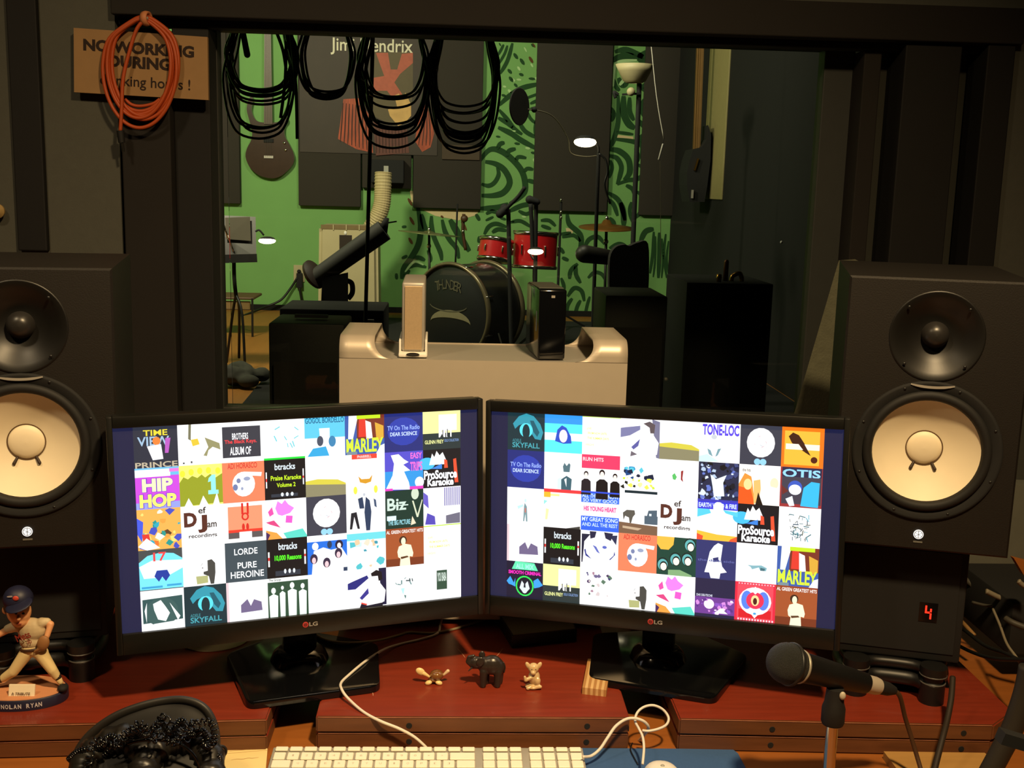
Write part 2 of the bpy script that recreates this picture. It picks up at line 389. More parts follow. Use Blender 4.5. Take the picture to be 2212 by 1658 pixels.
# mural brush strokes painted on the far wall (photo points taken on the wall plane)
STROKES = [
 (11,[(1035,349),(1058,323),(1086,328),(1116,354),(1131,379),(1134,410),(1121,427),(1101,440)]),
 (11,[(1048,349),(1071,354),(1091,369),(1101,394),(1088,415),(1066,422),(1040,422)]),
 (8,[(1074,361),(1077,377),(1068,394),(1055,401),(1040,397)]),
 (10,[(1037,450),(1062,449),(1083,446),(1098,440)]),(9,[(1100,456),(1126,444),(1149,440)]),
 (8,[(1074,323),(1080,311),(1090,308)]),(8,[(1096,339),(1099,326),(1114,321)]),(7,[(1114,351),(1119,339),(1137,341)]),
 (7,[(1131,372),(1139,364),(1152,366)]),(8,[(1139,389),(1157,394)]),
 (10,[(1076,275),(1104,288),(1126,303),(1163,323)]),(8,[(1078,237),(1096,258),(1111,278),(1128,290)]),
 (8,[(1121,263),(1134,283),(1158,297)]),(8,[(1076,254),(1096,266),(1108,276)]),(6,[(1138,240),(1146,256),(1157,266)]),
 (8,[(1164,244),(1157,275),(1159,298)]),(9,[(1078,227),(1104,204),(1131,189),(1171,180)]),
 (6,[(1145,224),(1169,213)]),(6,[(1143,236),(1170,230)]),(5,[(1134,213),(1169,200)]),
 (5,[(1074,121),(1082,108),(1088,96)]),(7,[(1080,159),(1096,131),(1107,93)]),(5,[(1076,140),(1090,116),(1096,98)]),
 (10,[(1328,112),(1352,107),(1377,117),(1394,126)]),(12,[(1322,131),(1350,120),(1380,127)]),(26,[(1386,112),(1394,128),(1404,142)]),
 (9,[(1335,205),(1335,263),(1325,303),(1313,321)]),(13,[(1347,207),(1347,242),(1357,266),(1371,277)]),
 (9,[(1360,210),(1360,240),(1369,260)]),(8,[(1403,206),(1388,222),(1387,242),(1403,264)]),(9,[(1377,258),(1403,285)]),
 (6,[(1331,285),(1368,290)]),(9,[(1328,300),(1370,306),(1387,316),(1388,341),(1403,360)]),
 (11,[(1314,322),(1337,326),(1357,344),(1360,372),(1348,389)]),(9,[(1314,336),(1332,341),(1342,359),(1339,379),(1333,398)]),
 (8,[(1333,398),(1357,389),(1375,387),(1392,374),(1387,361),(1376,355)]),
 (9,[(1314,416),(1334,430),(1344,450),(1350,477)]),(8,[(1312,430),(1325,441),(1334,466)]),
 (8,[(1376,414),(1387,425),(1385,455),(1371,471)]),(8,[(1391,397),(1396,425),(1385,462)]),
 (8,[(1325,170),(1330,186),(1338,196)]),(10,[(1336,168),(1344,184),(1356,178)]),
 (11,[(902,444),(908,483),(908,507),(902,532),(886,560),(871,581),(868,602)]),
 (10,[(910,462),(915,484),(923,505)]),(9,[(932,466),(932,487),(937,511),(951,544),(954,562)]),
 (9,[(955,474),(961,499),(972,519),(986,536),(991,558)]),(13,[(972,474),(984,495),(998,519),(1014,542)]),
 (8,[(893,558),(905,556),(918,562)]),(7,[(876,580),(898,572),(921,577)]),(7,[(872,598),(885,583)]),
 (8,[(1046,506),(1056,489),(1072,483),(1094,490)]),(8,[(1063,502),(1076,495),(1094,498)]),
 (7,[(1102,480),(1124,477),(1147,490)]),(7,[(1168,476),(1186,476),(1200,488)]),(7,[(1169,487),(1190,494)]),
 (5,[(1049,476),(1066,468)]),(5,[(1080,470),(1093,474)]),(7,[(1028,462),(1036,476)]),(7,[(1036,510),(1034,524)]),
 (10,[(1225,462),(1230,484),(1253,506),(1255,531),(1249,541)]),(7,[(1214,512),(1239,508),(1254,521)]),
 (6,[(1208,506),(1234,502)]),(8,[(1262,536),(1272,517),(1291,511),(1306,527)]),
 (8,[(1230,602),(1233,584),(1248,569)]),(8,[(1244,573),(1244,592),(1254,611)]),
 (11,[(1341,437),(1347,462),(1347,489)]),(10,[(1383,522),(1394,500),(1412,494)]),(7,[(1316,536),(1336,526),(1352,530)]),
 (7,[(1210,535),(1218,547)]),(7,[(1214,556),(1228,562)]),(7,[(1300,440),(1302,460)]),
 (6,[(1412,500),(1410,545),(1404,590)]),(8,[(1424,502),(1424,550),(1422,600)]),(4,[(1416,510),(1415,560),(1411,598)]),
 (5,[(1438,505),(1434,550),(1440,600)]),(4,[(1444,520),(1440,560),(1446,600)]),(4,[(1430,515),(1432,560),(1429,600)]),
 (8,[(1226,640),(1240,622),(1256,628),(1262,650)]),(7,[(1222,690),(1226,660),(1236,644)]),(7,[(1240,692),(1246,664),(1254,648)]),
 (6,[(1262,690),(1268,660),(1274,640)]),(7,[(1270,600),(1284,588),(1300,592),(1308,606)]),(6,[(1284,690),(1290,650),(1296,620)]),
 (7,[(1300,690),(1304,650),(1310,628)]),(8,[(1262,560),(1276,552),(1292,556)]),(7,[(1212,600),(1218,620),(1212,640)]),
 (8,[(1390,290),(1384,300),(1398,312)]),(8,[(1318,232),(1326,246),(1320,262)]),(8,[(1396,180),(1388,190),(1400,198)]),
 (7,[(1318,346),(1322,362),(1316,384)]),(8,[(1352,400),(1366,408),(1372,424)]),(8,[(1316,470),(1326,482),(1322,500)]),(7,[(1364,436),(1360,456),(1366,480)]),
 (8,[(1372,320),(1378,338),(1374,352)]),(7,[(1120,455),(1136,462),(1150,456)]),(7,[(1050,462),(1062,456),(1076,460)]),(7,[(924,540),(930,556),(928,566)]),
 (5,[(868,490),(878,489)]),(6,[(868,558),(880,552)]),(6,[(856,590),(857,603)]),
]
FLECKS = [(1114,121,7,11),(1128,133,7,12),(1101,154,7,9),(1126,161,8,6),(1104,171,7,10),(1164,152,9,5),(1149,170,12,5),
 (1114,184,6,7),(1088,206,8,5),(1076,295,8,4),(1117,310,10,5),(1152,330,9,5),(1080,96,3,6),(1150,98,4,6)]
mu = MB()
for wd, ps in STROKES: mu.ribbon([A(x, y, YB-.004) for x, y in ps], wd*YB/FPX*1.16)
def fleck(mb, x, y, rx, ry, dy=0.):
    vs = [A(x+rx*.62*math.cos(t)+(.3*ry*math.sin(t)), y+ry*.62*math.sin(t), YB-.004-dy) for t in [i*math.pi/4 for i in range(8)]]
    mb.add(vs, [tuple(range(7, -1, -1))])
for f in FLECKS: fleck(mu, *f)
mu.build('mural', M_mural, lw, world=True)
mb = MB()
for f in ((1135,107,3,9),(1121,148,5,8),(1149,141,4,7),(1109,173,6,6),(1101,197,6,7),(1090,187,6,4),(1121,172,9,4),(1160,170,7,6),
          (1140,320,9,5),(1155,347,6,8),(1110,283,8,3),(1107,478,7,4),(1132,468,8,4)): fleck(mb, *f)
mb.ribbon([A(x, y, YB-.0045) for x, y in ((1324,187),(1327,146),(1340,133),(1376,130))], 7*YB/FPX)
mb.ribbon([A(x, y, YB-.0045) for x, y in ((1338,184),(1348,172),(1356,160))], 7*YB/FPX)
mb.ribbon([A(x, y, YB-.0045) for x, y in ((875,587),(895,565),(915,572))], 5*YB/FPX)
mb.build('mural', M_mlight, lw, world=True)
mb = MB()
for f in ((1147,129,6,12),(1169,119,7,14),(1153,98,4,8),(890,477,6,15),(886,436,6,14),(887,520,6,12),(1005,470,9,8),(1002,487,6,18),(955,468,5,5)): fleck(mb, *f)
mb.build('mural', M_mbrown, lw, world=True)
mb = MB(); mb.add([A(x, y, YB-.003) for x, y in ((911,452),(1034,454),(1030,464),(990,476),(972,472),(940,466))], [(5,4,3,2,1,0)])
mb.add([A(x, y, YB-.003) for x, y in ((1222,492),(1240,494),(1236,505),(1224,503))], [(3,2,1,0)])
mb.add([A(x, y, YB-.003) for x, y in ((1333,291),(1368,295),(1368,301),(1331,298))], [(3,2,1,0)])
mb.add([A(x, y, YB-.003) for x, y in ((885,412),(899,412),(898,440),(889,436))], [(3,2,1,0)])
mb.build('mural', M_mcream, lw, world=True)
# ================================================================ desk and risers
t = thing('desk', 'brown wooden desk under the risers, keyboard and speakers', 'desk', (0, 1.35, 0))
MB().box((.05, 1.62, FZ-.02), (3.1, 1.30, .04), None, .004).build('desk_top', M_desk, t, world=True)
for x in (-1.3, 1.4):
    MB().box((x, 1.62, (FZ-.04)/2), (.04, 1.1, FZ-.04), None, .003).build('side_panel', M_desk, t, world=True)
MB().box((.05, 2.20, .42), (2.66, .02, .5), None, .002).build('back_panel', M_desk, t, world=True)
def riser(label, poly, holes, back=2.2):
    cx = sum(p[0] for p in poly)/len(poly); cy = sum(p[1] for p in poly)/len(poly)
    r = thing('desk_riser', label, 'shelf board', (cx, cy, FZ))
    for z0, z1, g in ((FZ, FZ+.0245, .0025), (FZ+.0258, RZ, 0.)):
        bm = bmesh.new()
        P = [(p[0]-(p[0]-cx)*.004, p[1]+g, z0) for p in poly]
        vs = [bm.verts.new(p) for p in P]; f = bm.faces.new(vs)
        e = bmesh.ops.extrude_face_region(bm, geom=[f]); bmesh.ops.translate(bm, verts=[v for v in e['geom'] if isinstance(v, bmesh.types.BMVert)], vec=(0, 0, z1-z0))
        bmesh.ops.recalc_face_normals(bm, faces=bm.faces)
        bmesh.ops.bevel(bm, geom=list(bm.edges), offset=.0022, segments=2, affect='EDGES')
        bm.verts.index_update()
        q = MB().add([v.co.copy() for v in bm.verts], [tuple(v.index for v in f.verts) for f in bm.faces]); bm.free()
        o = q.build('board', M_wood, r, True, True, 40); o.data.materials.append(M_woode)
        for pl in o.data.polygons:
            if abs(pl.normal.z) < .5: pl.material_index = 1
        ed = MB(); ed.tube([(poly[0][0]+.004, poly[0][1]+g-.0001, z1-.0009), (poly[1][0]-.003, poly[1][1]+g-.0001, z1-.0009)], .0007, 5, 1)
        ed.build('worn_edge', mat('worn_wood', (150, 92, 62), .6, var=.7, scale=40), o, world=True)
        for hx in holes:
            y = min(poly[0][1]+(poly[1][1]-poly[0][1])*(hx-poly[0][0])/(poly[1][0]-poly[0][0]), 9)+g
            hz = (z0+z1)/2-.001
            h = MB().lathe([(.0001, .0007), (.0040, .0007), (.0043, .0)], 14, Matrix.Translation((hx, y, hz)) @ RXM, close=False)
            h.build('screw_hole', M_blackm, o, world=True)
    return r
def scratch(r, a, b):
    o = MB(); o.ribbon([Z(*a, RZ+.0004), Z((a[0]+b[0])/2+1, (a[1]+b[1])/2, RZ+.0004), Z(*b, RZ+.0004)], .0011, (0, 0, 1), 3)
    o.build('scratch', mat('scratch_pale', (190, 140, 112), .6), r, world=True)
riser('left red wooden riser of two stacked boards, under the baseball figurine', [(-1.3, 1.406), (-.252, 1.461), (-.252, 2.15), (-1.3, 2.15)], [])
mid_ = riser('middle red wooden riser of two stacked boards with animal figurines on it', [(-.188, 1.470), (.2585, 1.468), (.2585, 2.15), (-.188, 2.15)], [-.056, .197])
riser('right red wooden riser of two stacked boards, under the right speaker stand', [(.327, 1.465), (.7796, 1.447), (.83, 1.49), (.83, 2.15), (.327, 2.15)], [.462, .737])

scratch(mid_, (988, 1400), (1005, 1420)); scratch(mid_, (1086, 1400), (1071, 1418)); scratch(mid_, (803, 1492), (806, 1502))
# ---- pale disc under the left monitor
c_ = Z(464, 1374, RZ+.002)
o = MB().lathe([(.008, 0), (.058, 0), (.0585, .0008), (.058, .0016), (.008, .0016), (.008, 0)], 40, Matrix.Translation((c_.x, c_.y, RZ+.0002)), close=False).build('disc', mat('disc_pale', (170, 150, 116), .25, .4), None, True, auto=40); tag(o, 'pale shiny disc lying under the lower edge of the left monitor', 'disc')
# ---- pale board in front of the right riser
p = [Z(x, y, FZ+.012) for x, y in ((1640, 1640), (1985, 1622), (2127, 1625), (2148, 1642), (2128, 1690), (1630, 1700))]
o = MB().slab([(.62, 1.36), (.62, p[1].y), (p[2].x, p[2].y), (p[3].x, p[3].y), (p[3].x-.008, 1.36)][::-1], FZ, FZ+.012).build('wooden_board', mat('pale_board', (176, 134, 74), .6, var=.12, scale=10, stretch=(1.5, 12, 12)))
tag(o, 'pale wooden board lying in front of the right riser, clipped corner', 'board')

# ---- wooden block under the right monitor foot
B = [Z(x, y, RZ+.012) for x, y in ((1258, 1482), (1310, 1488), (1322, 1425), (1270, 1420))]
tw = thing('wooden_block', 'small pale striped wood block under the corner of the right monitor foot', 'block', (B[0].x+.02, B[0].y+.02, RZ))
n = 9
for i in range(n):
    a, b = i/n, (i+.985)/n
    q = [B[0].lerp(B[1], a), B[0].lerp(B[1], b), B[3].lerp(B[2], b), B[3].lerp(B[2], a)]
    MB().slab([(v.x, v.y) for v in q], RZ, RZ+.0105).build('lamination', M_pale if i % 2 else mat('pale_wood_dark', (176, 128, 76), .6), tw, world=True)

# ================================================================ tower computer behind the monitors
MX0, MX1, MY, MD = -.188, .284, 1.80, .206
MZC, MZT = 1.2435, 1.280
Wm = MX1-MX0
t = thing('tower_computer', 'silver aluminium tower computer with two loop handles, standing behind the monitors', 'computer', ((MX0+MX1)/2, MY, RZ))
hw, R = .0565, .026
rows = []                                      # (y, z, x_inner) down the front, over the bend and down the back
def xin(z):
    if z >= MZC+.03: return hw
    k = .03; d = max(0., min(k, z-MZC)); return hw + (k - math.sqrt(max(0, k*k-(k-d)**2)))
path = [(0., z-RZ, z) for z in (MZC, MZC+.0015, MZC+.004, MZC+.007, MZT-R-.0005)]
for i in range(0, 9):
    a = math.pi/2*i/8; path.append((R-R*math.cos(a), MZT-R+R*math.sin(a)-RZ, MZT-R+R*math.sin(a)))
back = [(MD-y, z, zz) for y, z, zz in reversed(path)]
full = path+back
for side in (-1, 1):
    vs, fs = [], []
    for y, z, zz in full:
        xi = xin(zz if zz > MZC else MZC)
        for k in range(5):
            vs.append((side*(Wm/2-xi*k/4), y, z))
    for i in range(len(full)-1):
        for k in range(4):
            f = (i*5+k, i*5+k+1, i*5+k+6, i*5+k+5); fs.append(f if side > 0 else f[::-1])
    a_, b_, c_ = (Vector(vs[i]) for i in fs[0][:3])
    if (b_-a_).cross(c_-a_).y > 0: fs = [f[::-1] for f in fs]
    o = MB().add(vs, fs).build('handle', M_alu, t, True, auto=50)
    sd = o.modifiers.new('sheet', 'SOLIDIFY'); sd.thickness = .003; sd.offset = -1
MB().box((0, .0015, (MZC-RZ+.012)/2), (Wm, .003, MZC-RZ-.012)).build('front_sheet', M_alu, t)
MB().box((0, MD-.0015, (MZC-RZ+.012)/2), (Wm, .003, MZC-RZ-.012)).build('back_sheet', M_alu, t)
MB().box((0, MD/2, (MZC-RZ)/2+.004), (Wm-.012, MD-.0064, MZC-RZ-.012), None, .002).build('case', M_alub, t)
for sx in (-1, 1):
    MB().box((sx*(Wm/2-.05), MD/2, .006), (.04, MD*.8, .012), None, .004).build('foot', M_alub, t)

# ---- two external drives standing on top
q = A(892, 772, 1.832)
t = thing('external_drive', 'slim silver external drive standing upright on the tower computer', 'hard drive', (q.x, 1.832, MZC), math.radians(1))
dz = .115; dw = .038
MB().box((0, .085, .008+dz/2), (dw, .165, dz), None, .004, 3).build('case', M_alub, t, True, auto=40)
MB().box((0, .0003, .008+dz/2-.001), (dw-.009, .002, dz-.010), None, .0008).build('front_panel', mat('drive_mesh_front', (196, 170, 134), .5, .4, var=.12, scale=300), t)
m = MB()
for sx in (-1, 1): m.box((sx*(dw/2+.0025), .055, .014), (.004, .11, .028), None, .0015)
m.box((0, .05, .004), (dw+.01, .12, .008), None, .003)
m.build('stand', M_white, t, True, auto=40)
MB().lathe([(.0001, 0), (.011, 0), (.011, .0015), (.0001, .0015)], 16, Matrix.Translation((0, -.0105, .005)) @ RXM @ Matrix.Diagonal((1, .3, 1, 1))).build('power_light', M_trim2, t)
q = A(1190, 778, 1.832)
t = thing('external_drive', 'black bookshelf shaped external drive standing upright on the tower computer', 'hard drive', (q.x, 1.826, MZC), math.radians(5))
dz = .117; dw = .046
MB().box((0, .07, dz/2), (dw, .14, dz), None, .004, 3).build('case', M_gloss, t, True, auto=40)
MB().box((0, .075, dz+.0002), (dw-.004, .11, .0016), None, .0006).build('vent_top', mat('vent_grey', (70, 70, 62), .6), t)
MB().box((-dw/2-.0003, .022, .062), (.0012, .005, .034), None, .0004).build('logo_strip', mat('pale_strip', (150, 160, 166), .5), t)
MB().box((0, -.0005, dz-.012), (.006, .0015, .004)).build('indicator', M_alub, t)

# ================================================================ loudspeakers
M_cone = mat('cream_cone', (240, 226, 196), .55, var=.025, scale=60)
M_cab = mat('black_cabinet', (23, 19, 15), .55, var=.14, scale=120, bump=.12)
M_led = mat('lit_badge', (240, 244, 250), .4, emit=(236, 242, 250), estr=1.1)
SPW, SPH, SPD = .244, .390, .334
def speaker(label):
    t = thing('studio_speaker', label, 'speaker', group=None)
    wz, tz = .146, .310
    cab = MB(); e_ = .003
    O = [(-SPW/2, 0), (SPW/2, 0), (SPW/2, SPH), (-SPW/2, SPH)]
    I = [(-SPW/2+e_, e_), (SPW/2-e_, e_), (SPW/2-e_, SPH-e_), (-SPW/2+e_, SPH-e_)]
    cab.add([(x, 0, z) for x, z in I]+[(x, e_, z) for x, z in O]+[(x, SPD, z) for x, z in O],
            [(i, i+4, (i+1) % 4+4, (i+1) % 4) for i in range(4)]+[(i+4, i+8, (i+1) % 4+8, (i+1) % 4+4) for i in range(4)]+[(8, 9, 10, 11)])
    bm = bmesh.new()
    for lp_ in ([(x, z) for x, z in I], [(.09*math.cos(i*math.pi/24), wz+.09*math.sin(i*math.pi/24)) for i in range(48)], [(.06*math.cos(i*math.pi/18), tz+.06*math.sin(i*math.pi/18)) for i in range(36)]):
        vv = [bm.verts.new((x, 0, z)) for x, z in lp_]
        for i in range(len(vv)): bm.edges.new((vv[i], vv[(i+1) % len(vv)]))
    bmesh.ops.triangle_fill(bm, use_beauty=True, edges=list(bm.edges), normal=(0, -1, 0))
    bm.verts.index_update()
    cab.add([v.co.copy() for v in bm.verts], [tuple(v.index for v in f.verts) for f in bm.faces]); bm.free()
    cab.build('cabinet', M_cab, t)
    F = Matrix.Translation((0, 0, wz)) @ RXM @ Matrix.Diagonal((.89, .89, .9, 1))
    a = [(.088, -.006), (.098, .001), (.109, .0035), (.1125, .0035), (.114, .0)]
    rg = MB().lathe(a, 64, F, close=False).build('woofer_ring', M_blackm, t, True)
    sr = []
    for i in range(9):
        b = math.pi*i/8; sr.append((.0905-.0075*math.cos(b), .0005+.0065*math.sin(b)))
    MB().lathe([(.0815, -.004)]+sr+[(.099, -.002)], 64, F, close=False).build('surround', M_rub, t, True)
    cone = MB().lathe([(.0832, -.0015), (.075, -.0075), (.06, -.016), (.045, -.023), (.031, -.028), (.0275, -.0285)], 64, F, close=False).build('woofer_cone', M_cone, t, True)
    MB().torus((0, 0, 0), .0281, .0009, F @ Matrix.Translation((0, 0, -.0277)), 40, 6).build('dust_cap_ring', mat('cap_ring_brown', (96, 72, 44), .7), cone)  # thin brown ring around the dust cap
    MB().lathe([(.0275, -.0285), (.026, -.0262), (.020, -.0230), (.010, -.0212), (.0001, -.0207)], 40, F, close=False).build('dust_cap', M_cone, cone, True)
    for sx in (-1, 1):
        MB().caps((sx*.0125, .0243, wz-.0222), .0019, (sx*.0165, .0205, wz-.0295), .0024).build('lead_tab', mat('tab_brown', (50, 34, 22), .6), cone, True)
    G = Matrix.Translation((0, 0, tz)) @ RXM @ Matrix.Diagonal((.93, .93, 1, 1))
    MB().lathe([(.019, -.021), (.027, -.02), (.042, -.012), (.056, -.003), (.066, .0008), (.0685, .0008), (.0690, -.001)], 56, G, close=False).build('tweeter_horn', mat('horn_black', (20, 19, 17), .42, var=.1, scale=60), t, True)
    MB().lathe([(.0205, -.0212), (.019, -.0135), (.014, -.0065), (.007, -.0035), (.0001, -.003)], 32, G, close=False).build('tweeter_dome', mat('dome_black', (40, 38, 36), .35, var=.1, scale=200), t, True)
    lp = MB(); lp.ribbon([(.05*math.sin(x), -.0046, tz-.071+.018*(1-math.cos(x))) for x in [(-.62+.124*i) for i in range(11)]], .0036, smooth=2)
    o = lp.build('horn_lip', M_alub, t)
    for r_, z0, n_, ph in ((.0955, wz, 8, .39), (.0565, tz, 4, .785)):
        for i in range(n_):
            th = ph+2*math.pi*i/n_
            MB().lathe([(.0001, .0008), (.0018, .0008), (.0022, 0)], 10, Matrix.Translation((r_*math.cos(th), -.0024, z0+r_*math.sin(th))) @ RXM, close=False).build('screw', M_black, t, True)
    L = Matrix.Translation((0, -.0006, 0.024)) @ RXM
    lg = MB().lathe([(.0001, .001), (.0068, .001), (.0068, 0), ], 28, L, close=False).build('badge', M_led, t)
    lt = MB()
    lt.torus((0, 0, 0), .0055, .00045, L @ Matrix.Translation((0, 0, .0011)), 24, 4)
    for k in range(3):
        a_ = math.pi/2+k*math.pi/3
        lt.bar((.0052*math.cos(a_), -.0018, .024+.0052*math.sin(a_)), (-.0052*math.cos(a_), -.0018, .024-.0052*math.sin(a_)), .0008, .0004)
    lt.build('badge_mark', mat('badge_grey', (120, 126, 130), .5), lg)
    MB().box((0, -.0004, .0125), (.0125, .001, .0022)).build('name_plate', mat('plate_grey', (110, 108, 100), .5), t)
    return t
def place(root, loc, yaw, tilt, roll):
    M_ = Matrix.Translation(loc) @ Matrix.Rotation(math.radians(yaw), 4, 'Z') @ Matrix.Rotation(math.radians(tilt), 4, 'X') @ Matrix.Rotation(math.radians(roll), 4, 'Y')
    root.matrix_world = M_; ROOTM[root.name] = M_
SPK_R = ((.6690, 1.506, 1.0255), -16.5, .3, .0)
SPK_L = ((-.5900, 1.518, 1.0125), 11.9, -.3, .3)
sr_ = speaker('black studio speaker with cream woofer at the right, beside the right monitor')
place(sr_, *SPK_R)
sl_ = dup(sr_, (0, 0, 0), 0, 'black studio speaker with cream woofer at the left, above the baseball figurine')
place(sl_, *SPK_L)

# ---- isolation stands under the speakers: two tube loops joined by four posts
STH = .056
def iso(label, S, off):
    (x, y, z), yaw = S[0], S[1]
    M_ = Matrix.Translation((x, y, RZ)) @ Matrix.Rotation(math.radians(yaw), 4, 'Z') @ Matrix.Translation(off)
    t = thing('speaker_stand', label, 'stand', M=M_)
    for zz, nm in ((.026, 'lower_frame'), (STH-.0085, 'upper_frame')):
        c = [(-.055, .03), (-.028, .046), (.028, .046), (.055, .03), (.075, .1), (.055, .2), (0, .215), (-.055, .2), (-.075, .1)]
        MB().tube([(a, b, zz) for a, b in c], .0115 if zz < .04 else .008, 10, 5, True).build(nm, M_black, t, True)
    for a, b in ((-.055, .03), (.055, .03), (-.055, .2), (.055, .2)):
        p_ = MB().lathe([(.0185, 0), (.0185, .030), (.015, .033), (.015, .042), (.0195, .044), (.0195, STH), (.0001, STH)], 20, Matrix.Translation((a, b, 0))).build('post', M_black, t, True, auto=40)
        for zz, rr_ in ((.0315, .0178), (.0432, .0190)): MB().torus((a, b, zz), rr_, .0012, None, 22, 6).build('collar', mat('collar_grey', (84, 82, 78), .4), p_, True)
    return M_
MR = iso('short black tubular stand on the right riser, holding the box with the red digit', SPK_R, (-.012, .0, 0))
ML = iso('short black tubular stand on the left riser, behind the baseball figurine', SPK_L, (.0, .035, 0))
def under_box(label, Ms, S):
    Mx = Ms.copy(); Mx.translation.z = RZ+STH
    t = thing('black_box', label, 'electronic unit', M=Mx)
    h_ = S[0][2]-RZ-STH-.001
    MB().box((0, .165, h_/2), (.185, .235, h_), None, .004).build('case', M_blackm, t, True, auto=40)
    MB().box((0, .0468, h_*.5), (.165, .002, h_*.86), None, .0008).build('front_panel', M_blackm, t)
    return t, h_
tr_, hr_ = under_box('black box with a red lit digit, between the right speaker and its stand', MR, SPK_R)
under_box('plain black box between the left speaker and its stand', ML, SPK_L)
# the lit digit sits where the photo shows it on the front panel
d_ = ray(2005, 1322); I_ = ROOTM[tr_.name].inverted(); o_ = I_ @ CAM; v_ = I_.to_3x3() @ d_; h0_ = o_+v_*((.0456-o_.y)/v_.y)
MB().box((h0_.x, .0456, h0_.z), (.026, .0010, .030)).build('display_window', M_gloss, tr_)
m = MB()
for x, z, w_, q_ in ((-.0035, .006, .0024, .0090), (-.0015, 0, .0065, .0024), (.0035, .0035, .0024, .005), (.0035, -.0055, .0024, .0090)): m.box((h0_.x+x, .0448, h0_.z+z), (w_, .001, q_))
m.build('digit', mat('red_digit', (255, 40, 24), .4, emit=(255, 44, 26), estr=1.8), tr_)

for lb, xa, xb in (('black box made up as dark backing behind the left speaker stand', 56, 300),):  # made-up box that keeps the space behind the left stand black
    a, b = A(xa, 1200, 1.88), A(xb, 1200, 1.88)
    t = thing('dark_backing', lb, 'box', ((a.x+b.x)/2, 1.88, RZ))
    MB().box(((a.x+b.x)/2, 1.98, (RZ+1.0)/2), (b.x-a.x, .2, 1.0-RZ), None, .004).build('case', M_blackm, t, True, auto=40, world=True)
    MB().box(((a.x+b.x)/2, 1.879, .97), (b.x-a.x-.03, .004, .004)).build('panel_seam', M_black, t, world=True)
# ---- grey foam wedge leaning between window and right speaker
p0, p1, p2, p3 = A(1812, 562, 2.15), A(1698, 905, 2.15), A(1800, 930, 2.15), A(1838, 575, 2.15)
p1 = p0+(p1-p0)*((RZ-p0.z)/(p1.z-p0.z)); p2 = p3+(p2-p3)*((RZ-p3.z)/(p2.z-p3.z)); p1.y = p2.y = 2.08
o = MB().add([p0, p1, p2, p3]+[v+Vector((.05, .05, 0)) for v in (p0, p1, p2, p3)], [(0,1,2,3),(7,6,5,4),(0,4,5,1),(1,5,6,2),(2,6,7,3),(3,7,4,0)]).build('acoustic_wedge', mat('grey_foam', (84, 84, 66), .95, var=.25, scale=60, bump=.6))
tag(o, 'grey mottled wedge leaning beside the left side of the right speaker', 'acoustic wedge')
# ================================================================ monitors with a wall of album tiles on screen
SW, SH = .515, .2896
pm = bpy.data.materials.new('screen_picture'); pm.use_nodes = True
nt = pm.node_tree; b = nt.nodes['Principled BSDF']
at = nt.nodes.new('ShaderNodeVertexColor'); at.layer_name = 'Col'
b.inputs['Base Color'].default_value = (.01, .01, .012, 1); b.inputs['Roughness'].default_value = .5
nt.links.new(at.outputs[0], b.inputs['Emission Color']); b.inputs['Emission Strength'].default_value = 1.25
W_ = (255, 255, 255); K_ = (12, 14, 18); NV = (44, 48, 62)
def T(s, x, y, w, h, c, b=.02): return ('t', s, x, y, w, h, c, b)
def Rr(x0, y0, x1, y1, c): return ('r', x0, y0, x1, y1, c)
def E_(x, y, rx, ry, c): return ('e', x, y, rx, ry, c)
def P_(c, *p): return ('p', p, c)
def person(x, y, s, cloth, skin, hair):
    return [P_(cloth, (x-.22*s, y+.9*s), (x-.2*s, y+.3*s), (x-.08*s, y+.2*s), (x+.08*s, y+.2*s), (x+.2*s, y+.3*s), (x+.22*s, y+.9*s)), E_(x, y-.02*s, .1*s, .12*s, hair), E_(x, y+.03*s, .07*s, .1*s, skin)]
def blobs(seed, n, cols, x0=0., y0=0., x1=1., y1=1., r0=.02, r1=.1):
    q = random.Random(seed); o = []
    for _ in range(n):
        cx, cy, r = q.uniform(x0+r0, x1-r0), q.uniform(y0+r0, y1-r0), q.uniform(r0, r1); k = q.randint(4, 7); a0 = q.random()*6
        o.append(P_(q.choice(cols), *[(min(x1, max(x0, cx+r*q.uniform(.5, 1.3)*math.cos(a0+6.283*i/k))), min(y1, max(y0, cy+r*q.uniform(.5, 1.3)*math.sin(a0+6.283*i/k)))) for i in range(k)]))
    return o
def scrib(seed, n, cols, x0, y0, x1, y1, l=.1, w=.012):
    q = random.Random(seed); o = []
    for _ in range(n):
        x, y, a = q.uniform(x0, x1), q.uniform(y0, y1), q.uniform(0, 3.14); dx, dy = l*math.cos(a)*q.uniform(.4, 1), l*math.sin(a)*q.uniform(.4, 1); nx, ny = -dy/l*w, dx/l*w
        pts = [(x-dx+nx, y-dy+ny), (x-dx-nx, y-dy-ny), (x+dx-nx, y+dy-ny), (x+dx+nx, y+dy+ny)]
        o.append(P_(q.choice(cols), *[(min(.99, max(.01, u)), min(.99, max(.01, v))) for u, v in pts]))
    return o
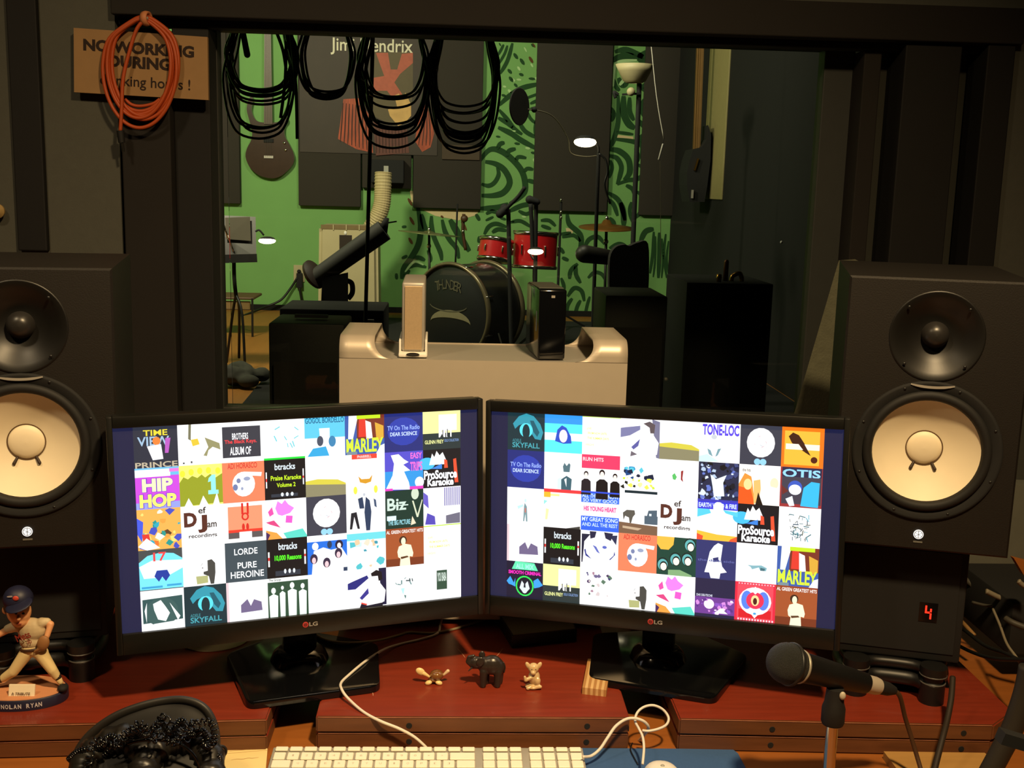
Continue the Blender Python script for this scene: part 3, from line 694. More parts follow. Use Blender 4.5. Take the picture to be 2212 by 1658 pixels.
TL = {
 'blk_party': [NV, T('TIME', .5, .16, .55, .14, (232, 214, 60)), T('VIEW', .45, .36, .72, .22, (160, 190, 216)), E_(.52, .36, .09, .1, (238, 130, 60)), P_((240, 240, 244), (.3, .48), (.62, .44), (.66, .8), (.42, .82)), P_((184, 90, 190), (.72, .3), (.84, .3), (.78, .66), (.7, .66)), T('PRINCE', .5, .93, .96, .14, (190, 176, 150))],
 'bird': [W_, P_((120, 118, 92), (.26, .0), (.32, .0), (.3, .4), (.24, .36)), P_((150, 146, 104), (.62, .34), (.96, .5), (.98, .66), (.8, .58), (.7, .66), (.66, .8), (.58, .78), (.7, .58)), P_((226, 196, 60), (.3, .38), (.46, .36), (.5, .5), (.34, .54)), Rr(.1, .92, .14, .96, (90, 90, 90)), Rr(.28, .9, .32, .95, (90, 90, 90))],
 'keys': [W_, Rr(.03, .12, .93, .88, (56, 58, 68)), T('BROTHERS', .45, .36, .38, .16, (244, 244, 246)), T('The Black Keys.', .46, .5, .76, .12, (244, 66, 70)), T('ALBUM OF', .45, .72, .5, .2, (244, 244, 246))],
 'aqua': [W_]+scrib(3, 8, [(110, 206, 216)], .1, .2, .9, .7, .1, .018)+[Rr(0, .95, 1, 1, (30, 220, 60))],
 'gogol': [(94, 200, 232), Rr(0, .52, 1, 1, (250, 254, 255)), T('GOGOL BORDELLO', .5, .08, .96, .14, (28, 96, 140)), P_(W_, (.36, .28), (.62, .28), (.62, .9), (.4, .9)), E_(.38, .6, .08, .13, (70, 78, 96)), E_(.68, .62, .09, .14, (60, 130, 176)), P_((52, 166, 220), (.06, .98), (.2, .78), (.52, .74), (.6, .98))],
 'marley': [(60, 92, 168), Rr(.3, .0, 1, .62, (122, 52, 36)), P_((222, 60, 46), (.36, .08), (.52, .08), (.54, .56), (.34, .56)), P_((244, 246, 244), (.1, .0), (.34, .0), (.2, .6), (.08, .6)), P_((246, 246, 240), (.52, .14), (.66, .2), (.7, .6), (.54, .62)), P_((220, 168, 60), (.76, .2), (.98, .3), (.98, .6), (.8, .7)), Rr(.3, 0, .9, .1, (196, 226, 40)), T('MARLEY', .5, .77, .94, .36, (214, 240, 60), .03), Rr(.04, .92, .3, 1, (120, 140, 150)), P_((236, 242, 250), (.9, .8), (1, .76), (1, 1), (.78, 1))],
 'dear': [(34, 44, 116), E_(.5, .48, .42, .36, (44, 62, 168)), T('TV On The Radio', .5, .38, .84, .12, (150, 176, 250)), T('DEAR SCIENCE', .5, .54, .7, .1, (206, 226, 255))],
 'frey': [(238, 240, 160), Rr(0, .58, 1, 1, (38, 52, 54)), Rr(.42, .1, .9, .52, (250, 252, 246)), T('MIT', .62, .58, .4, .22, (250, 250, 250)), Rr(.52, .5, .54, .68, (60, 60, 60)), Rr(.64, .48, .66, .68, (60, 60, 60)), T('GLENN FREY', .3, .8, .5, .1, (240, 244, 160)), T('SOLO COLLECTION', .76, .78, .38, .07, (120, 150, 200))],
 'hiphop': [(206, 76, 220), Rr(0, 0, 1, .2, (110, 190, 240)), Rr(.0, .04, .8, .22, (250, 250, 255)), Rr(.78, .04, 1, .12, (240, 120, 210)), Rr(.0, .84, 1, 1, (150, 160, 236)), T('HIP', .5, .42, .72, .34, (120, 60, 200), .09), T('HIP', .5, .42, .70, .32, (252, 250, 190), .05), T('HOP', .5, .8, .86, .36, (120, 60, 200), .09), T('HOP', .5, .8, .84, .33, (252, 246, 120), .05)],
 'yellow': [(250, 246, 120), P_((150, 158, 40), (0, .42), (.1, .28), (.2, .34), (.3, .26), (.42, .32), (.52, .24), (.6, .32), (.72, .24), (.84, .34), (1, .24), (1, .96), (0, 1)), E_(.08, .2, .06, .08, (244, 234, 60)), E_(.28, .17, .06, .08, (244, 234, 60)), E_(.48, .15, .06, .08, (244, 234, 60)), E_(.68, .15, .06, .08, (244, 234, 60)), E_(.9, .17, .06, .08, (244, 234, 60)), P_(W_, (.1, 1), (.2, .8), (.3, 1)), P_(W_, (.44, 1), (.54, .76), (.66, 1)), P_(W_, (.76, 1), (.86, .7), (.92, 1)), P_((150, 240, 236), (.68, .34), (.76, .26), (.84, .26), (.84, .64), (.9, .64), (.9, .74), (.66, .74), (.66, .64), (.73, .64), (.73, .42), (.66, .44))],
 'moon': [(252, 130, 92), T('ADI HORASCO', .48, .09, .7, .14, (206, 60, 50)), E_(.5, .55, .27, .31, (252, 252, 250)), P_((250, 250, 250), (.5, .24), (.94, .28), (.92, .38), (.6, .34)), E_(.38, .46, .05, .06, (120, 130, 170)), E_(.58, .42, .08, .05, (150, 160, 190)), E_(.3, .62, .06, .08, (110, 124, 170)), E_(.46, .66, .03, .04, (150, 160, 190))],
 'praise': [(8, 12, 20), T('btracks', .5, .18, .5, .16, (220, 232, 240)), T('Praise Karaoke', .52, .46, .74, .12, (206, 246, 40)), T('Volume 2', .52, .64, .46, .11, (206, 246, 40)), Rr(.03, .3, .06, .7, (230, 230, 230)), Rr(.93, .26, .96, .66, (230, 230, 230)), Rr(.03, .46, .06, .54, (220, 50, 50)), Rr(.93, .44, .96, .5, (220, 50, 50)), Rr(.15, .86, .8, .94, (46, 54, 66))]+[E_(.42+.12*i, .88, .035, .05, (220, 226, 230)) for i in range(3)],
 'reasons': [(8, 12, 20), T('btracks', .52, .2, .46, .18, (220, 232, 240)), T('10,000 Reasons', .52, .5, .66, .16, (90, 250, 40), .03), Rr(.03, .32, .07, .7, (230, 230, 230)), Rr(.92, .32, .96, .7, (230, 230, 230)), Rr(.03, .46, .07, .54, (220, 50, 50)), Rr(.92, .44, .96, .5, (220, 50, 50)), Rr(.2, .82, .82, .95, (46, 54, 66))]+[E_(.44+.11*i, .84, .03, .06, (220, 226, 230)) for i in range(3)],
 'desert': [W_, P_((214, 202, 70), (0, .6), (.3, .56), (.8, .6), (1, .7), (1, .76), (0, .7)), P_((140, 134, 102), (0, .68), (1, .74), (1, 1), (0, 1))],
 'smile': [W_, Rr(.16, .0, .8, .12, (236, 70, 54)), T('PHARRELL', .48, .06, .36, .07, (252, 220, 216)), P_((214, 152, 40), (.32, .56), (.4, .64), (.6, .64), (.68, .54), (.64, .72), (.5, .76), (.36, .72)), E_(.24, .92, .05, .1, (246, 232, 80)), E_(.76, .92, .05, .1, (246, 232, 80))],
 'hat': [(84, 78, 200), Rr(0, .5, 1, .92, (48, 150, 224)), P_(W_, (.02, .96), (.2, .6), (.24, .3), (.16, .08), (.36, .06), (.5, .2), (.62, .28), (.48, .34), (.66, .5), (.5, .52), (.62, .8), (.66, 1)), T('EASY', .82, .12, .3, .16, (240, 110, 210), .03), T('TRIPS', .82, .4, .32, .24, (240, 110, 210), .03), E_(.9, .82, .12, .14, (240, 246, 255)), Rr(.0, .94, .2, 1, (226, 60, 190)), Rr(.64, .92, 1, 1, (226, 60, 190))],
 'pro': [(16, 18, 26), E_(.1, .36, .22, .16, (70, 190, 244)), P_(W_, (.16, .4), (.24, .1), (.3, .2), (.36, .04), (.44, .16), (.52, .08), (.6, .26), (.64, .4)), P_((226, 80, 50), (.56, .26), (.64, .3), (.66, .5), (.56, .5)), P_((226, 80, 50), (.8, .28), (.88, .26), (.94, .9), (.84, .9)), P_((60, 130, 220), (.2, .5), (.5, .38), (.5, .52)), T('ProSource', .46, .66, .88, .24, (250, 252, 255), .04), T('Karaoke', .46, .86, .7, .2, (250, 252, 255), .04)],
 'paint': [(248, 176, 84)]+blobs(21, 26, [(240, 120, 50), (250, 220, 120), (40, 150, 140), (250, 240, 220), (96, 66, 40), (70, 80, 190), (230, 160, 70), (46, 170, 190)], r0=.04, r1=.14)+[P_((70, 90, 220), (0, .2), (.14, .3), (.1, .8), (0, .6)), P_((220, 60, 50), (.1, .6), (.26, .6), (.3, .86), (.14, .9)), P_(W_, (.0, .9), (.2, .7), (.5, .96), (.2, 1))],
 'def': [W_, T('D', .22, .34, .3, .36, (86, 44, 36), .05), T('J', .5, .46, .22, .44, (86, 44, 36), .05), T('ef', .5, .12, .18, .16, (60, 50, 46)), T('am', .72, .5, .22, .12, (60, 50, 46)), T('recordings', .5, .76, .66, .13, (60, 50, 46))],
 'chain': [W_, Rr(.1, .1, .92, .9, (252, 150, 112)), Rr(.1, .72, .92, .9, (92, 84, 84)), Rr(.1, .68, .92, .75, (236, 60, 44)), Rr(.36, .74, .66, .96, W_), P_((214, 44, 36), (.42, .02), (.47, .02), (.47, .3), (.42, .3)), P_((214, 44, 36), (.55, .02), (.6, .02), (.6, .3), (.55, .3)), E_(.51, .36, .09, .1, (214, 44, 36)), E_(.51, .36, .05, .06, (252, 150, 112)), E_(.46, .62, .035, .09, (214, 44, 36)), E_(.56, .62, .035, .09, (214, 44, 36))],
 'flower': [W_, P_((250, 130, 236), (.24, .22), (.3, .04), (.4, .12), (.48, .02), (.56, .14), (.7, .24), (.6, .36), (.4, .42), (.3, .38)), P_((240, 80, 170), (.06, .3), (.16, .18), (.2, .36), (.1, .42)), P_((240, 90, 200), (.5, .42), (.66, .44), (.64, .62), (.48, .6)), P_((220, 70, 130), (0, .56), (.2, .52), (.36, .72), (.1, .62)), P_((246, 160, 70), (0, .76), (.26, .84), (.4, 1), (0, 1)), P_((70, 40, 90), (0, .8), (.1, .88), (.04, 1), (0, 1)), P_((90, 214, 196), (.42, .86), (.9, .78), (1, .96), (1, 1), (.5, 1))],
 'badge': [(58, 60, 74), E_(.5, .44, .34, .37, (252, 250, 250)), E_(.43, .92, .08, .08, (150, 210, 244)), E_(.57, .92, .08, .08, (150, 210, 244))]+scrib(5, 10, [(220, 190, 196), (200, 206, 214)], .3, .2, .7, .66, .04, .01),
 'walk': [W_]+[P_((40, 60, 90), (.3, .14), (.42, .1), (.46, .4), (.34, .4)), P_((40, 60, 90), (.5, .1), (.6, .2), (.64, .5), (.6, .98), (.5, .98), (.46, .5)), P_((24, 30, 40), (.12, .5), (.26, .48), (.34, .92), (.28, .92), (.2, .6), (.14, .92), (.08, .92)), P_((60, 80, 110), (.7, .16), (.76, .2), (.78, .4), (.72, .36)), E_(.46, .04, .03, .04, (190, 196, 206))],
 'big': [(16, 52, 44), T('Biz', .3, .36, .5, .32, (206, 226, 214)), Rr(.06, .38, .6, .41, (206, 226, 214)), E_(.78, .12, .1, .15, (206, 220, 196)), P_((214, 220, 190), (.7, .3), (.74, .3), (.84, .66), (.96, .28), (.98, .3), (.86, .74), (.82, .74)), T('THE BIG PICTURE', .36, .84, .58, .13, (150, 214, 226)), Rr(.04, .66, .28, .78, (220, 244, 250)), P_((236, 220, 190), (.66, .94), (.7, .7), (.8, .9))],
 'stripes': [(244, 242, 252)]+[Rr(.56+.055*i, .02, .585+.055*i, .5, (110, 104, 170)) for i in range(8)]+[P_((104, 92, 196), (0, .1), (.12, .2), (.14, .54), (0, .4)), P_((84, 74, 180), (.04, .96), (.1, .66), (.3, .76), (.32, .98)), Rr(.42, .04, .52, .96, W_), Rr(.6, .7, .98, .98, (110, 108, 126)), P_(W_, (.56, .56), (.96, .54), (.98, .7), (.6, .76))],
 'seventeen': [(70, 74, 76), P_((120, 224, 250), (0, .3), (.2, .14), (.5, .08), (.8, .12), (1, .26), (1, .98), (0, .98)), P_((236, 252, 255), (0, .4), (.3, .26), (1, .3), (1, .5), (.6, .7), (.1, .7)), T('17', .48, .18, .3, .22, (236, 70, 70)), P_((34, 60, 156), (.4, .52), (.64, .52), (.7, .66), (.6, .8), (.52, .68), (.44, .8), (.34, .66)), Rr(.04, .9, .52, .95, (60, 160, 210)), Rr(.62, .88, .96, .93, (60, 160, 210))],
 'gorilla': [W_, P_((70, 70, 66), (.58, .38), (.68, .36), (.76, .46), (.76, .7), (.72, .98), (.64, .98), (.6, .78), (.48, .72), (.48, .66), (.58, .64)), P_((176, 178, 120), (.3, .76), (.58, .76), (.58, .94), (.32, .96)), E_(.46, .56, .014, .018, (120, 110, 110)), P_((190, 190, 190), (.42, .5), (.46, .43), (.47, .45), (.43, .51))],
 'lorde': [(62, 76, 84), T('LORDE', .5, .24, .56, .16, (248, 250, 250), .015), T('PURE', .52, .59, .46, .16, (248, 250, 250), .015), T('HEROINE', .52, .82, .8, .17, (248, 250, 250), .015)],
 'heads': [(30, 110, 220), Rr(0, 0, 1, .16, W_), E_(.2, .28, .08, .1, W_), E_(.56, .26, .06, .1, (40, 60, 90)), E_(.8, .28, .1, .12, (34, 26, 50)), P_(W_, (.1, 1), (.16, .4), (.4, .32), (.6, .4), (.86, .36), (1, .6), (1, 1))]+[q for x, y in ((.16, .6), (.48, .72), (.78, .5)) for q in (E_(x, y, .095, .13, (50, 40, 66)), E_(x, y+.04, .05, .08, (250, 200, 206)))]+[E_(.8, .3, .05, .07, (250, 236, 236)), Rr(.9, .88, 1, .98, (40, 60, 90))],
 'collage': [(236, 252, 252), Rr(0, .04, 1, .22, (110, 216, 226))]+blobs(9, 14, [(80, 190, 200), (200, 240, 240), (240, 220, 196), (60, 150, 170), (244, 200, 160)], 0, .2, 1, .98, .04, .12),
 'brown': [(164, 82, 44), Rr(0, 0, 1, .14, (150, 66, 34)), T('AL GREEN GREATEST HITS', .5, .09, .96, .09, (252, 244, 236)), Rr(0, .8, 1, 1, (120, 54, 30)), P_((250, 240, 206), (.3, .62), (.34, .48), (.5, .42), (.66, .46), (.72, .68), (.7, .78), (.62, .76), (.64, 1), (.36, 1), (.38, .8), (.32, .76)), E_(.45, .32, .1, .11, (66, 40, 28)), E_(.46, .35, .06, .1, (250, 236, 200)), P_((90, 56, 36), (.38, .76), (.56, .74), (.6, .78), (.4, .82))],
 'pale': [(255, 255, 253), Rr(0, 0, 1, .025, (186, 226, 30)), T('LIVE', .18, .32, .12, .05, (240, 236, 130)), T('FROM NOW UNTIL', .4, .44, .5, .06, (232, 228, 90)), T('THE SUMMER DAYS', .42, .57, .56, .06, (232, 228, 90)), T('HIGH', .2, .74, .2, .06, (244, 240, 160))],
 'oval': [W_, P_((50, 84, 84), (.04, .22), (.96, .18), (.96, .78), (.04, .82)), E_(.48, .56, .38, .36, (60, 92, 90)), P_((244, 250, 246), (.28, .34), (.46, .26), (.56, .42), (.66, .6), (.56, .8), (.38, .74), (.3, .5)), P_(W_, (.08, .5), (.14, .3), (.12, .8)), P_(W_, (.66, .34), (.9, .7), (.84, .8)), P_(W_, (.1, .9), (.3, .84), (.94, .8), (.94, 1), (.1, 1))],
 'sky': [(24, 50, 58), P_((50, 150, 170), (.14, .3), (.3, .1), (.5, .02), (.7, .08), (.88, .28), (.96, .5), (.9, .7), (.74, .68), (.62, .5), (.5, .26), (.3, .34), (.2, .44)), P_((30, 90, 106), (.6, .2), (.7, .2), (.86, .5), (.8, .62), (.7, .5)), E_(.5, .46, .18, .19, (90, 220, 236)), E_(.5, .5, .1, .2, (24, 50, 58)), T('ADELE', .25, .74, .24, .08, (60, 130, 140)), T('SKYFALL', .5, .86, .74, .14, (70, 160, 172))],
 'collar': [W_, P_((112, 100, 136), (.34, .6), (.5, .46), (.58, .64), (.66, .48), (.84, .56), (.86, .78), (.34, .8)), Rr(0, 0, .06, 1, (226, 200, 206))],
 'green4': [(42, 76, 56), Rr(0, 0, 1, .1, (250, 255, 250)), T('The Group', .18, .05, .3, .08, (60, 70, 66))]+[q for x, y, s in ((.14, .36, .8), (.36, .3, .5), (.6, .26, .8), (.86, .3, .7)) for q in (P_((236, 250, 240), (x-.12*s, 1), (x-.14*s, y+.1), (x, y+.04), (x+.14*s, y+.1), (x+.12*s, 1)), E_(x, y-.04, .07*s, .1*s, (244, 250, 244)))],
 'white': [W_],
 'man': [W_, P_((20, 22, 60), (.8, 0), (1, 0), (1, .98), (.9, .98)), P_((34, 40, 120), (0, .34), (.1, .3), (.5, .16), (.54, .24), (.2, .5), (0, .5)), P_((14, 14, 24), (.6, .12), (.74, .04), (.88, .1), (.9, .3), (.8, .34), (.78, .2), (.62, .2)), P_(W_, (.3, .6), (.6, .34), (.84, .4), (.98, .6), (.94, .9), (.6, .96), (.3, .96)), P_((52, 50, 140), (.3, .74), (.52, .5), (.54, .64), (.36, .8)), P_((230, 70, 60), (.34, .86), (.5, .92), (.44, .98), (.34, .96)), P_((20, 20, 40), (.5, .96), (.9, .92), (.9, 1), (.3, 1), (.34, .9))],
 'manp': [(252, 252, 254), P_((120, 118, 146), (.8, .0), (1, .06), (1, 1), (.92, .98)), P_((124, 124, 166), (.0, .26), (.1, .24), (.5, .18), (.5, .28), (.24, .44), (0, .5)), P_((92, 80, 84), (.58, .12), (.74, .06), (.88, .14), (.86, .36), (.76, .36), (.74, .22)), P_(W_, (.3, .6), (.6, .34), (.84, .4), (.98, .6), (.94, .9), (.6, .96), (.3, .96)), P_((92, 92, 160), (.28, .74), (.5, .52), (.46, .7), (.34, .8)), P_((110, 100, 110), (.28, .84), (.44, .92), (.26, .98))],
 'specks': [W_]+scrib(8, 8, [(120, 150, 150), (60, 80, 84)], .2, .3, .8, .5, .06, .02)+[P_((180, 230, 240), (.38, .6), (.48, .6), (.44, .78)), P_((80, 120, 116), (.46, .78), (.52, .8), (.5, .9))],
 'poster': [W_, Rr(.34, .22, .62, .74, (48, 78, 62)), T('YOU BABA', .48, .4, .24, .24, (220, 236, 224))],
 'hair': [(90, 232, 244), Rr(0, 0, 1, .24, (52, 150, 236)), Rr(0, .48, 1, .68, (228, 246, 252)), P_((44, 80, 196), (.28, .7), (.34, .4), (.46, .28), (.58, .34), (.7, .56), (.72, .74), (.5, .76)), E_(.5, .56, .11, .17, (252, 226, 232))],
 'tone': [W_, T('TONE-LOC', .52, .18, .9, .28, (92, 72, 224), .04), E_(.36, .36, .07, .06, (200, 206, 214)), P_((120, 160, 170), (.2, .66), (.28, .7), (.34, .86), (.24, .8)), P_((120, 160, 170), (.46, .66), (.54, .64), (.46, .82), (.4, .86)), P_((206, 236, 242), (0, .86), (.2, .8), (.5, .98), (0, 1))],
 'bang': [(252, 118, 26), Rr(.07, .1, .9, .94, (252, 186, 60)), P_((60, 26, 14), (.16, .24), (.26, .14), (.4, .2), (.58, .46), (.66, .68), (.5, .58), (.24, .4)), Rr(.1, .42, .9, .56, (255, 240, 220)), P_((60, 26, 14), (.4, .42), (.54, .42), (.7, .7), (.56, .62)), E_(.78, .8, .08, .08, (80, 30, 16))],
 'spiky': [W_, P_((82, 112, 122), (.5, .36), (.54, .26), (.6, .34), (.66, .26), (.7, .3), (.68, .5), (.52, .5)), P_((60, 96, 108), (.46, .7), (.6, .6), (.74, .68), (.72, 1), (.46, 1)), P_(W_, (.54, .7), (.6, .66), (.6, .9)), P_((214, 240, 246), (.36, .7), (.46, .64), (.46, .96), (.36, .96)), Rr(0, .97, 1, 1, (226, 56, 70))],
 'redmen': [(250, 250, 252), Rr(0, .0, 1, .36, (250, 60, 102)), T('RUN HITS', .3, .12, .54, .1, (252, 226, 230))]+person(.12, .52, .6, (34, 28, 36), (246, 230, 222), (40, 30, 30))+person(.54, .48, .75, (16, 12, 20), (246, 230, 222), (30, 16, 20))+person(.88, .54, .6, (14, 12, 18), (246, 230, 222), (30, 20, 20))+[Rr(0, .96, 1, 1, (50, 80, 220))],
 'tags': [W_]+blobs(31, 12, [(40, 150, 200), (20, 70, 130), (16, 30, 60), (90, 200, 220)], .1, .24, .96, .6, .03, .12)+blobs(33, 14, [(206, 240, 60), (240, 250, 160), (20, 24, 16), (230, 246, 90)], 0, .5, .96, .82, .02, .08)+[Rr(.14, .86, .98, .93, (14, 40, 50))],
 'chili': [W_, P_((90, 190, 100), (.34, .4), (.4, .34), (.46, .44), (.42, .52), (.36, .5)), P_((150, 40, 40), (.56, .28), (.62, .26), (.6, .46), (.62, .56), (.56, .5))],
 'blue': [(36, 40, 66)]+blobs(41, 60, [(180, 200, 226), (100, 120, 200), (20, 22, 34), (60, 70, 120), (220, 230, 244), (14, 16, 24)], r0=.02, r1=.09)+[P_((230, 240, 252), (.3, .3), (.44, .42), (.7, .3), (.62, .5), (.66, .84), (.4, .86), (.36, .6)), Rr(0, .94, 1, 1, (60, 60, 180))],
 'couple': [(254, 250, 246), T('the hits', .18, .14, .2, .08, (120, 110, 90)), P_((252, 150, 60), (0, .5), (.14, .22), (.3, .3), (.34, .5), (.4, .96), (0, .96)), P_((240, 90, 30), (0, .56), (.3, .62), (.4, 1), (0, 1)), E_(.22, .5, .1, .14, (252, 220, 150)), P_((252, 190, 110), (.36, .4), (.52, .36), (.54, .6), (.5, .9), (.38, 1)), P_((30, 18, 10), (.42, 1), (.48, .68), (.6, 1)), E_(.86, .44, .1, .14, (250, 226, 190)), P_((255, 246, 236), (.6, 1), (.68, .5), (.98, .56), (1, 1))],
 'otis': [(156, 50, 52), Rr(.04, .0, .98, .26, (44, 40, 70)), T('OTIS', .5, .15, .9, .2, (150, 214, 250), .03), Rr(.04, .24, .98, .92, (66, 62, 76)), P_((56, 186, 236), (.5, .96), (.56, .5), (.74, .34), (.94, .36), (.92, .98)), E_(.36, .5, .17, .17, (60, 90, 190)), E_(.36, .56, .15, .13, (236, 244, 250)), P_((230, 240, 250), (.14, .8), (.3, .72), (.36, .96), (.24, .98)), P_((110, 44, 40), (.04, .46), (.2, .6), (.06, .7))],
 'tealman': [W_, P_((120, 150, 156), (.48, .4), (.54, .5), (.56, .9), (.52, .9), (.5, .7), (.47, .9), (.44, .9), (.46, .5)), E_(.5, .34, .03, .05, (200, 230, 232)), P_((190, 236, 236), (.28, .5), (.44, .44), (.44, .5), (.3, .58)), Rr(.48, .54, .52, .66, (190, 120, 110))],
 'redtop': [W_, Rr(0, 0, 1, .06, (236, 60, 60)), Rr(.0, .06, .18, .2, (248, 184, 50)), Rr(.18, .1, .42, .16, (254, 232, 150)), P_((150, 226, 220), (0, .28), (.1, .3), (0, .4)), P_((246, 236, 170), (.06, .5), (.14, .52), (.1, .8), (.04, .8)), P_((60, 60, 56), (.6, 1), (.98, .92), (.98, 1))],
 'two': [(246, 250, 255)]+[Rr(.0, .0, 1, .26, (60, 110, 226)), T('ALL THE HITS NOW', .5, .08, .96, .11, (210, 232, 255)), T('SO VERY GOOD', .5, .2, .9, .09, (210, 232, 255)), T('HIS YOUNG HEART', .5, .42, .86, .13, (250, 80, 150), .05), Rr(0, .62, 1, 1, (50, 100, 230)), T('MY GREAT SONG', .5, .7, .94, .11, (220, 240, 255)), T('AND ALL THE REST', .5, .84, .94, .1, (200, 226, 255))],
 'bison': [W_, P_((90, 86, 78), (.1, .46), (.2, .38), (.4, .38), (.42, .48), (.36, .56), (.32, .72), (.28, .72), (.26, .58), (.16, .54), (.12, .66)), Rr(.66, .5, 1, .72, (78, 96, 110)), P_((78, 96, 110), (.76, .36), (.98, .34), (.98, .52), (.72, .52)), Rr(.78, .44, .84, .5, (226, 240, 246)), P_((122, 92, 70), (0, .7), (.6, .74), (1, .76), (1, 1), (0, 1)), P_((196, 170, 140), (.1, .8), (.6, .84), (.5, .9), (.1, .86))],
 'earth': [(248, 252, 255), Rr(0, 0, 1, .2, (60, 60, 214)), T('EARTH WIND & FIRE', .5, .1, .94, .12, (220, 236, 255), .03), P_((90, 206, 246), (0, .2), (.3, .2), (.34, .3), (0, .42)), P_((90, 206, 246), (.64, .2), (1, .24), (1, .36), (.7, .28)), E_(.52, .16, .13, .16, (250, 252, 255)), P_((254, 190, 60), (0, .76), (.5, .84), (1, .86), (1, 1), (0, 1)), P_((240, 80, 50), (0, .84), (.16, .9), (.14, 1), (0, 1)), P_((240, 90, 50), (.84, .94), (1, .86), (1, 1), (.8, 1))],
 'knot': [W_]+scrib(51, 46, [(60, 110, 120), (110, 180, 196), (90, 96, 80), (40, 70, 90)], .26, .18, .74, .8, .07, .012),
 'hoods': [(22, 66, 54), P_((246, 186, 70), (.0, 0), (.44, .0), (.42, .2), (.3, .34), (.1, .34), (0, .2))]+[q for x, y in ((.16, .76), (.48, .6), (.78, .58), (.84, .2)) for q in (E_(x, y-.04, .15, .17, (20, 40, 36)), E_(x, y-.02, .13, .15, (96, 176, 176)), E_(x+.02, y+.02, .1, .13, (16, 30, 30)), E_(x+.02, y+.03, .08, .1, (246, 244, 224)))]+[P_((130, 170, 120), (.3, .86), (.6, .84), (.9, .96), (.9, 1), (.3, 1))],
 'girl': [(48, 52, 106), P_((244, 246, 252), (.44, .14), (.54, .06), (.66, .1), (.64, .3), (.62, .48), (.66, .66), (.78, .8), (.62, .84), (.6, .98), (.38, .98), (.34, .84), (.22, .84), (.28, .6), (.34, .3)), P_((48, 52, 106), (.42, .46), (.56, .42), (.56, .54), (.44, .56)), T('the dark side', .5, .52, .92, .06, (90, 96, 156))],
 'heli': [W_, P_((130, 178, 188), (.28, .56), (.44, .56), (.62, .54), (.76, .6), (.74, .68), (.6, .68), (.56, .6), (.4, .66), (.36, .6)), P_((70, 110, 120), (.6, .6), (.72, .62), (.7, .68), (.6, .68))],
 'smooth': [(22, 22, 48), P_((100, 232, 176), (.24, .0), (.76, .02), (.86, .22), (.14, .22)), T('ALL MIX', .5, .13, .5, .14, (160, 246, 220), .04), T('SMOOTH CRIMINAL', .5, .3, .9, .1, (250, 40, 190), .04), P_((60, 160, 250), (0, .56), (.1, .42), (.2, .6), (.24, .46), (.24, .7), (.14, .66), (.06, .64)), P_((60, 160, 250), (.74, .5), (.86, .42), (1, .6), (.9, .66), (.76, .7)), E_(.5, .66, .25, .28, (50, 226, 90)), E_(.5, .66, .21, .24, (16, 26, 40)), P_((220, 232, 240), (.36, .72), (.42, .52), (.48, .6), (.46, .84)), P_((220, 232, 240), (.64, .72), (.58, .52), (.52, .6), (.54, .84)), E_(.5, .78, .07, .08, (220, 240, 236))],
 'wisp': [W_]+blobs(61, 18, [(110, 100, 140), (90, 120, 100), (70, 50, 90), (170, 130, 150), (60, 60, 110), (214, 200, 200)], .14, .1, .86, .74, .02, .07),
 'galaxy': [(36, 34, 66), Rr(0, .48, 1, .92, (112, 60, 146)), T('DAS DEUTSCHE', .24, .44, .4, .06, (220, 224, 240)), E_(.36, .66, .13, .13, (252, 226, 250))]+blobs(71, 22, [(214, 140, 220), (250, 220, 250), (140, 80, 190), (90, 50, 130)], 0, .52, 1, .92, .02, .08)+[P_((252, 240, 252), (.5, .88), (.66, .74), (.84, .88))],
 'mandala': [(224, 40, 66), Rr(.06, .06, .94, .94, (236, 76, 92)), Rr(.1, .7, .9, .92, (214, 30, 40)), E_(.5, .48, .4, .36, (252, 236, 240)), E_(.3, .46, .14, .24, (90, 130, 236)), E_(.7, .46, .14, .24, (90, 130, 236)), E_(.5, .46, .22, .22, (236, 50, 84)), E_(.5, .46, .1, .14, (252, 216, 150)), E_(.5, .48, .05, .09, (80, 30, 24)), P_(W_, (.5, .1), (.6, .2), (.5, .3), (.4, .2)), P_(W_, (.5, .68), (.6, .8), (.5, .92), (.4, .8)), E_(.5, .8, .04, .03, (70, 160, 220))]+[Rr(.08+.07*i, .94, .12+.07*i, .985, (250, 214, 220)) for i in range(13)]+[Rr(.08+.07*i, .02, .12+.07*i, .05, (250, 190, 200)) for i in range(13)],
 'face': [W_, P_((30, 34, 60), (.03, .1), (.26, .1), (.1, .3), (.06, .86), (.03, .86)), P_((40, 46, 80), (.97, .08), (.76, .1), (.94, .34)), P_((34, 36, 66), (.24, .02), (.42, .02), (.38, .18), (.26, .22)), P_((34, 36, 66), (.62, .02), (.86, .04), (.8, .24), (.66, .18)), P_((96, 108, 190), (.32, .38), (.42, .42), (.52, .6), (.44, .56)), E_(.64, .42, .06, .04, (90, 104, 190)), P_((50, 60, 140), (.1, .52), (.14, .5), (.16, .62), (.3, .76), (.14, .68)), P_((50, 60, 140), (.9, .5), (.92, .6), (.8, .74), (.76, .74), (.88, .62))],
}
GRID_L = ['blk_party bird keys aqua gogol marley dear frey', 'hiphop yellow moon praise desert smile hat pro', 'paint def chain flower badge walk big stripes',
          'seventeen gorilla lorde reasons heads collage brown pale', 'oval sky collar green4 white man specks poster']
GRID_R = ['sky hair pale manp desert tone badge bang', 'dear spiky redmen tags chili blue couple otis', 'tealman redtop two bison def earth pro knot',
          'collar reasons face moon hoods girl heli marley', 'smooth frey wisp gorilla flower galaxy mandala brown']
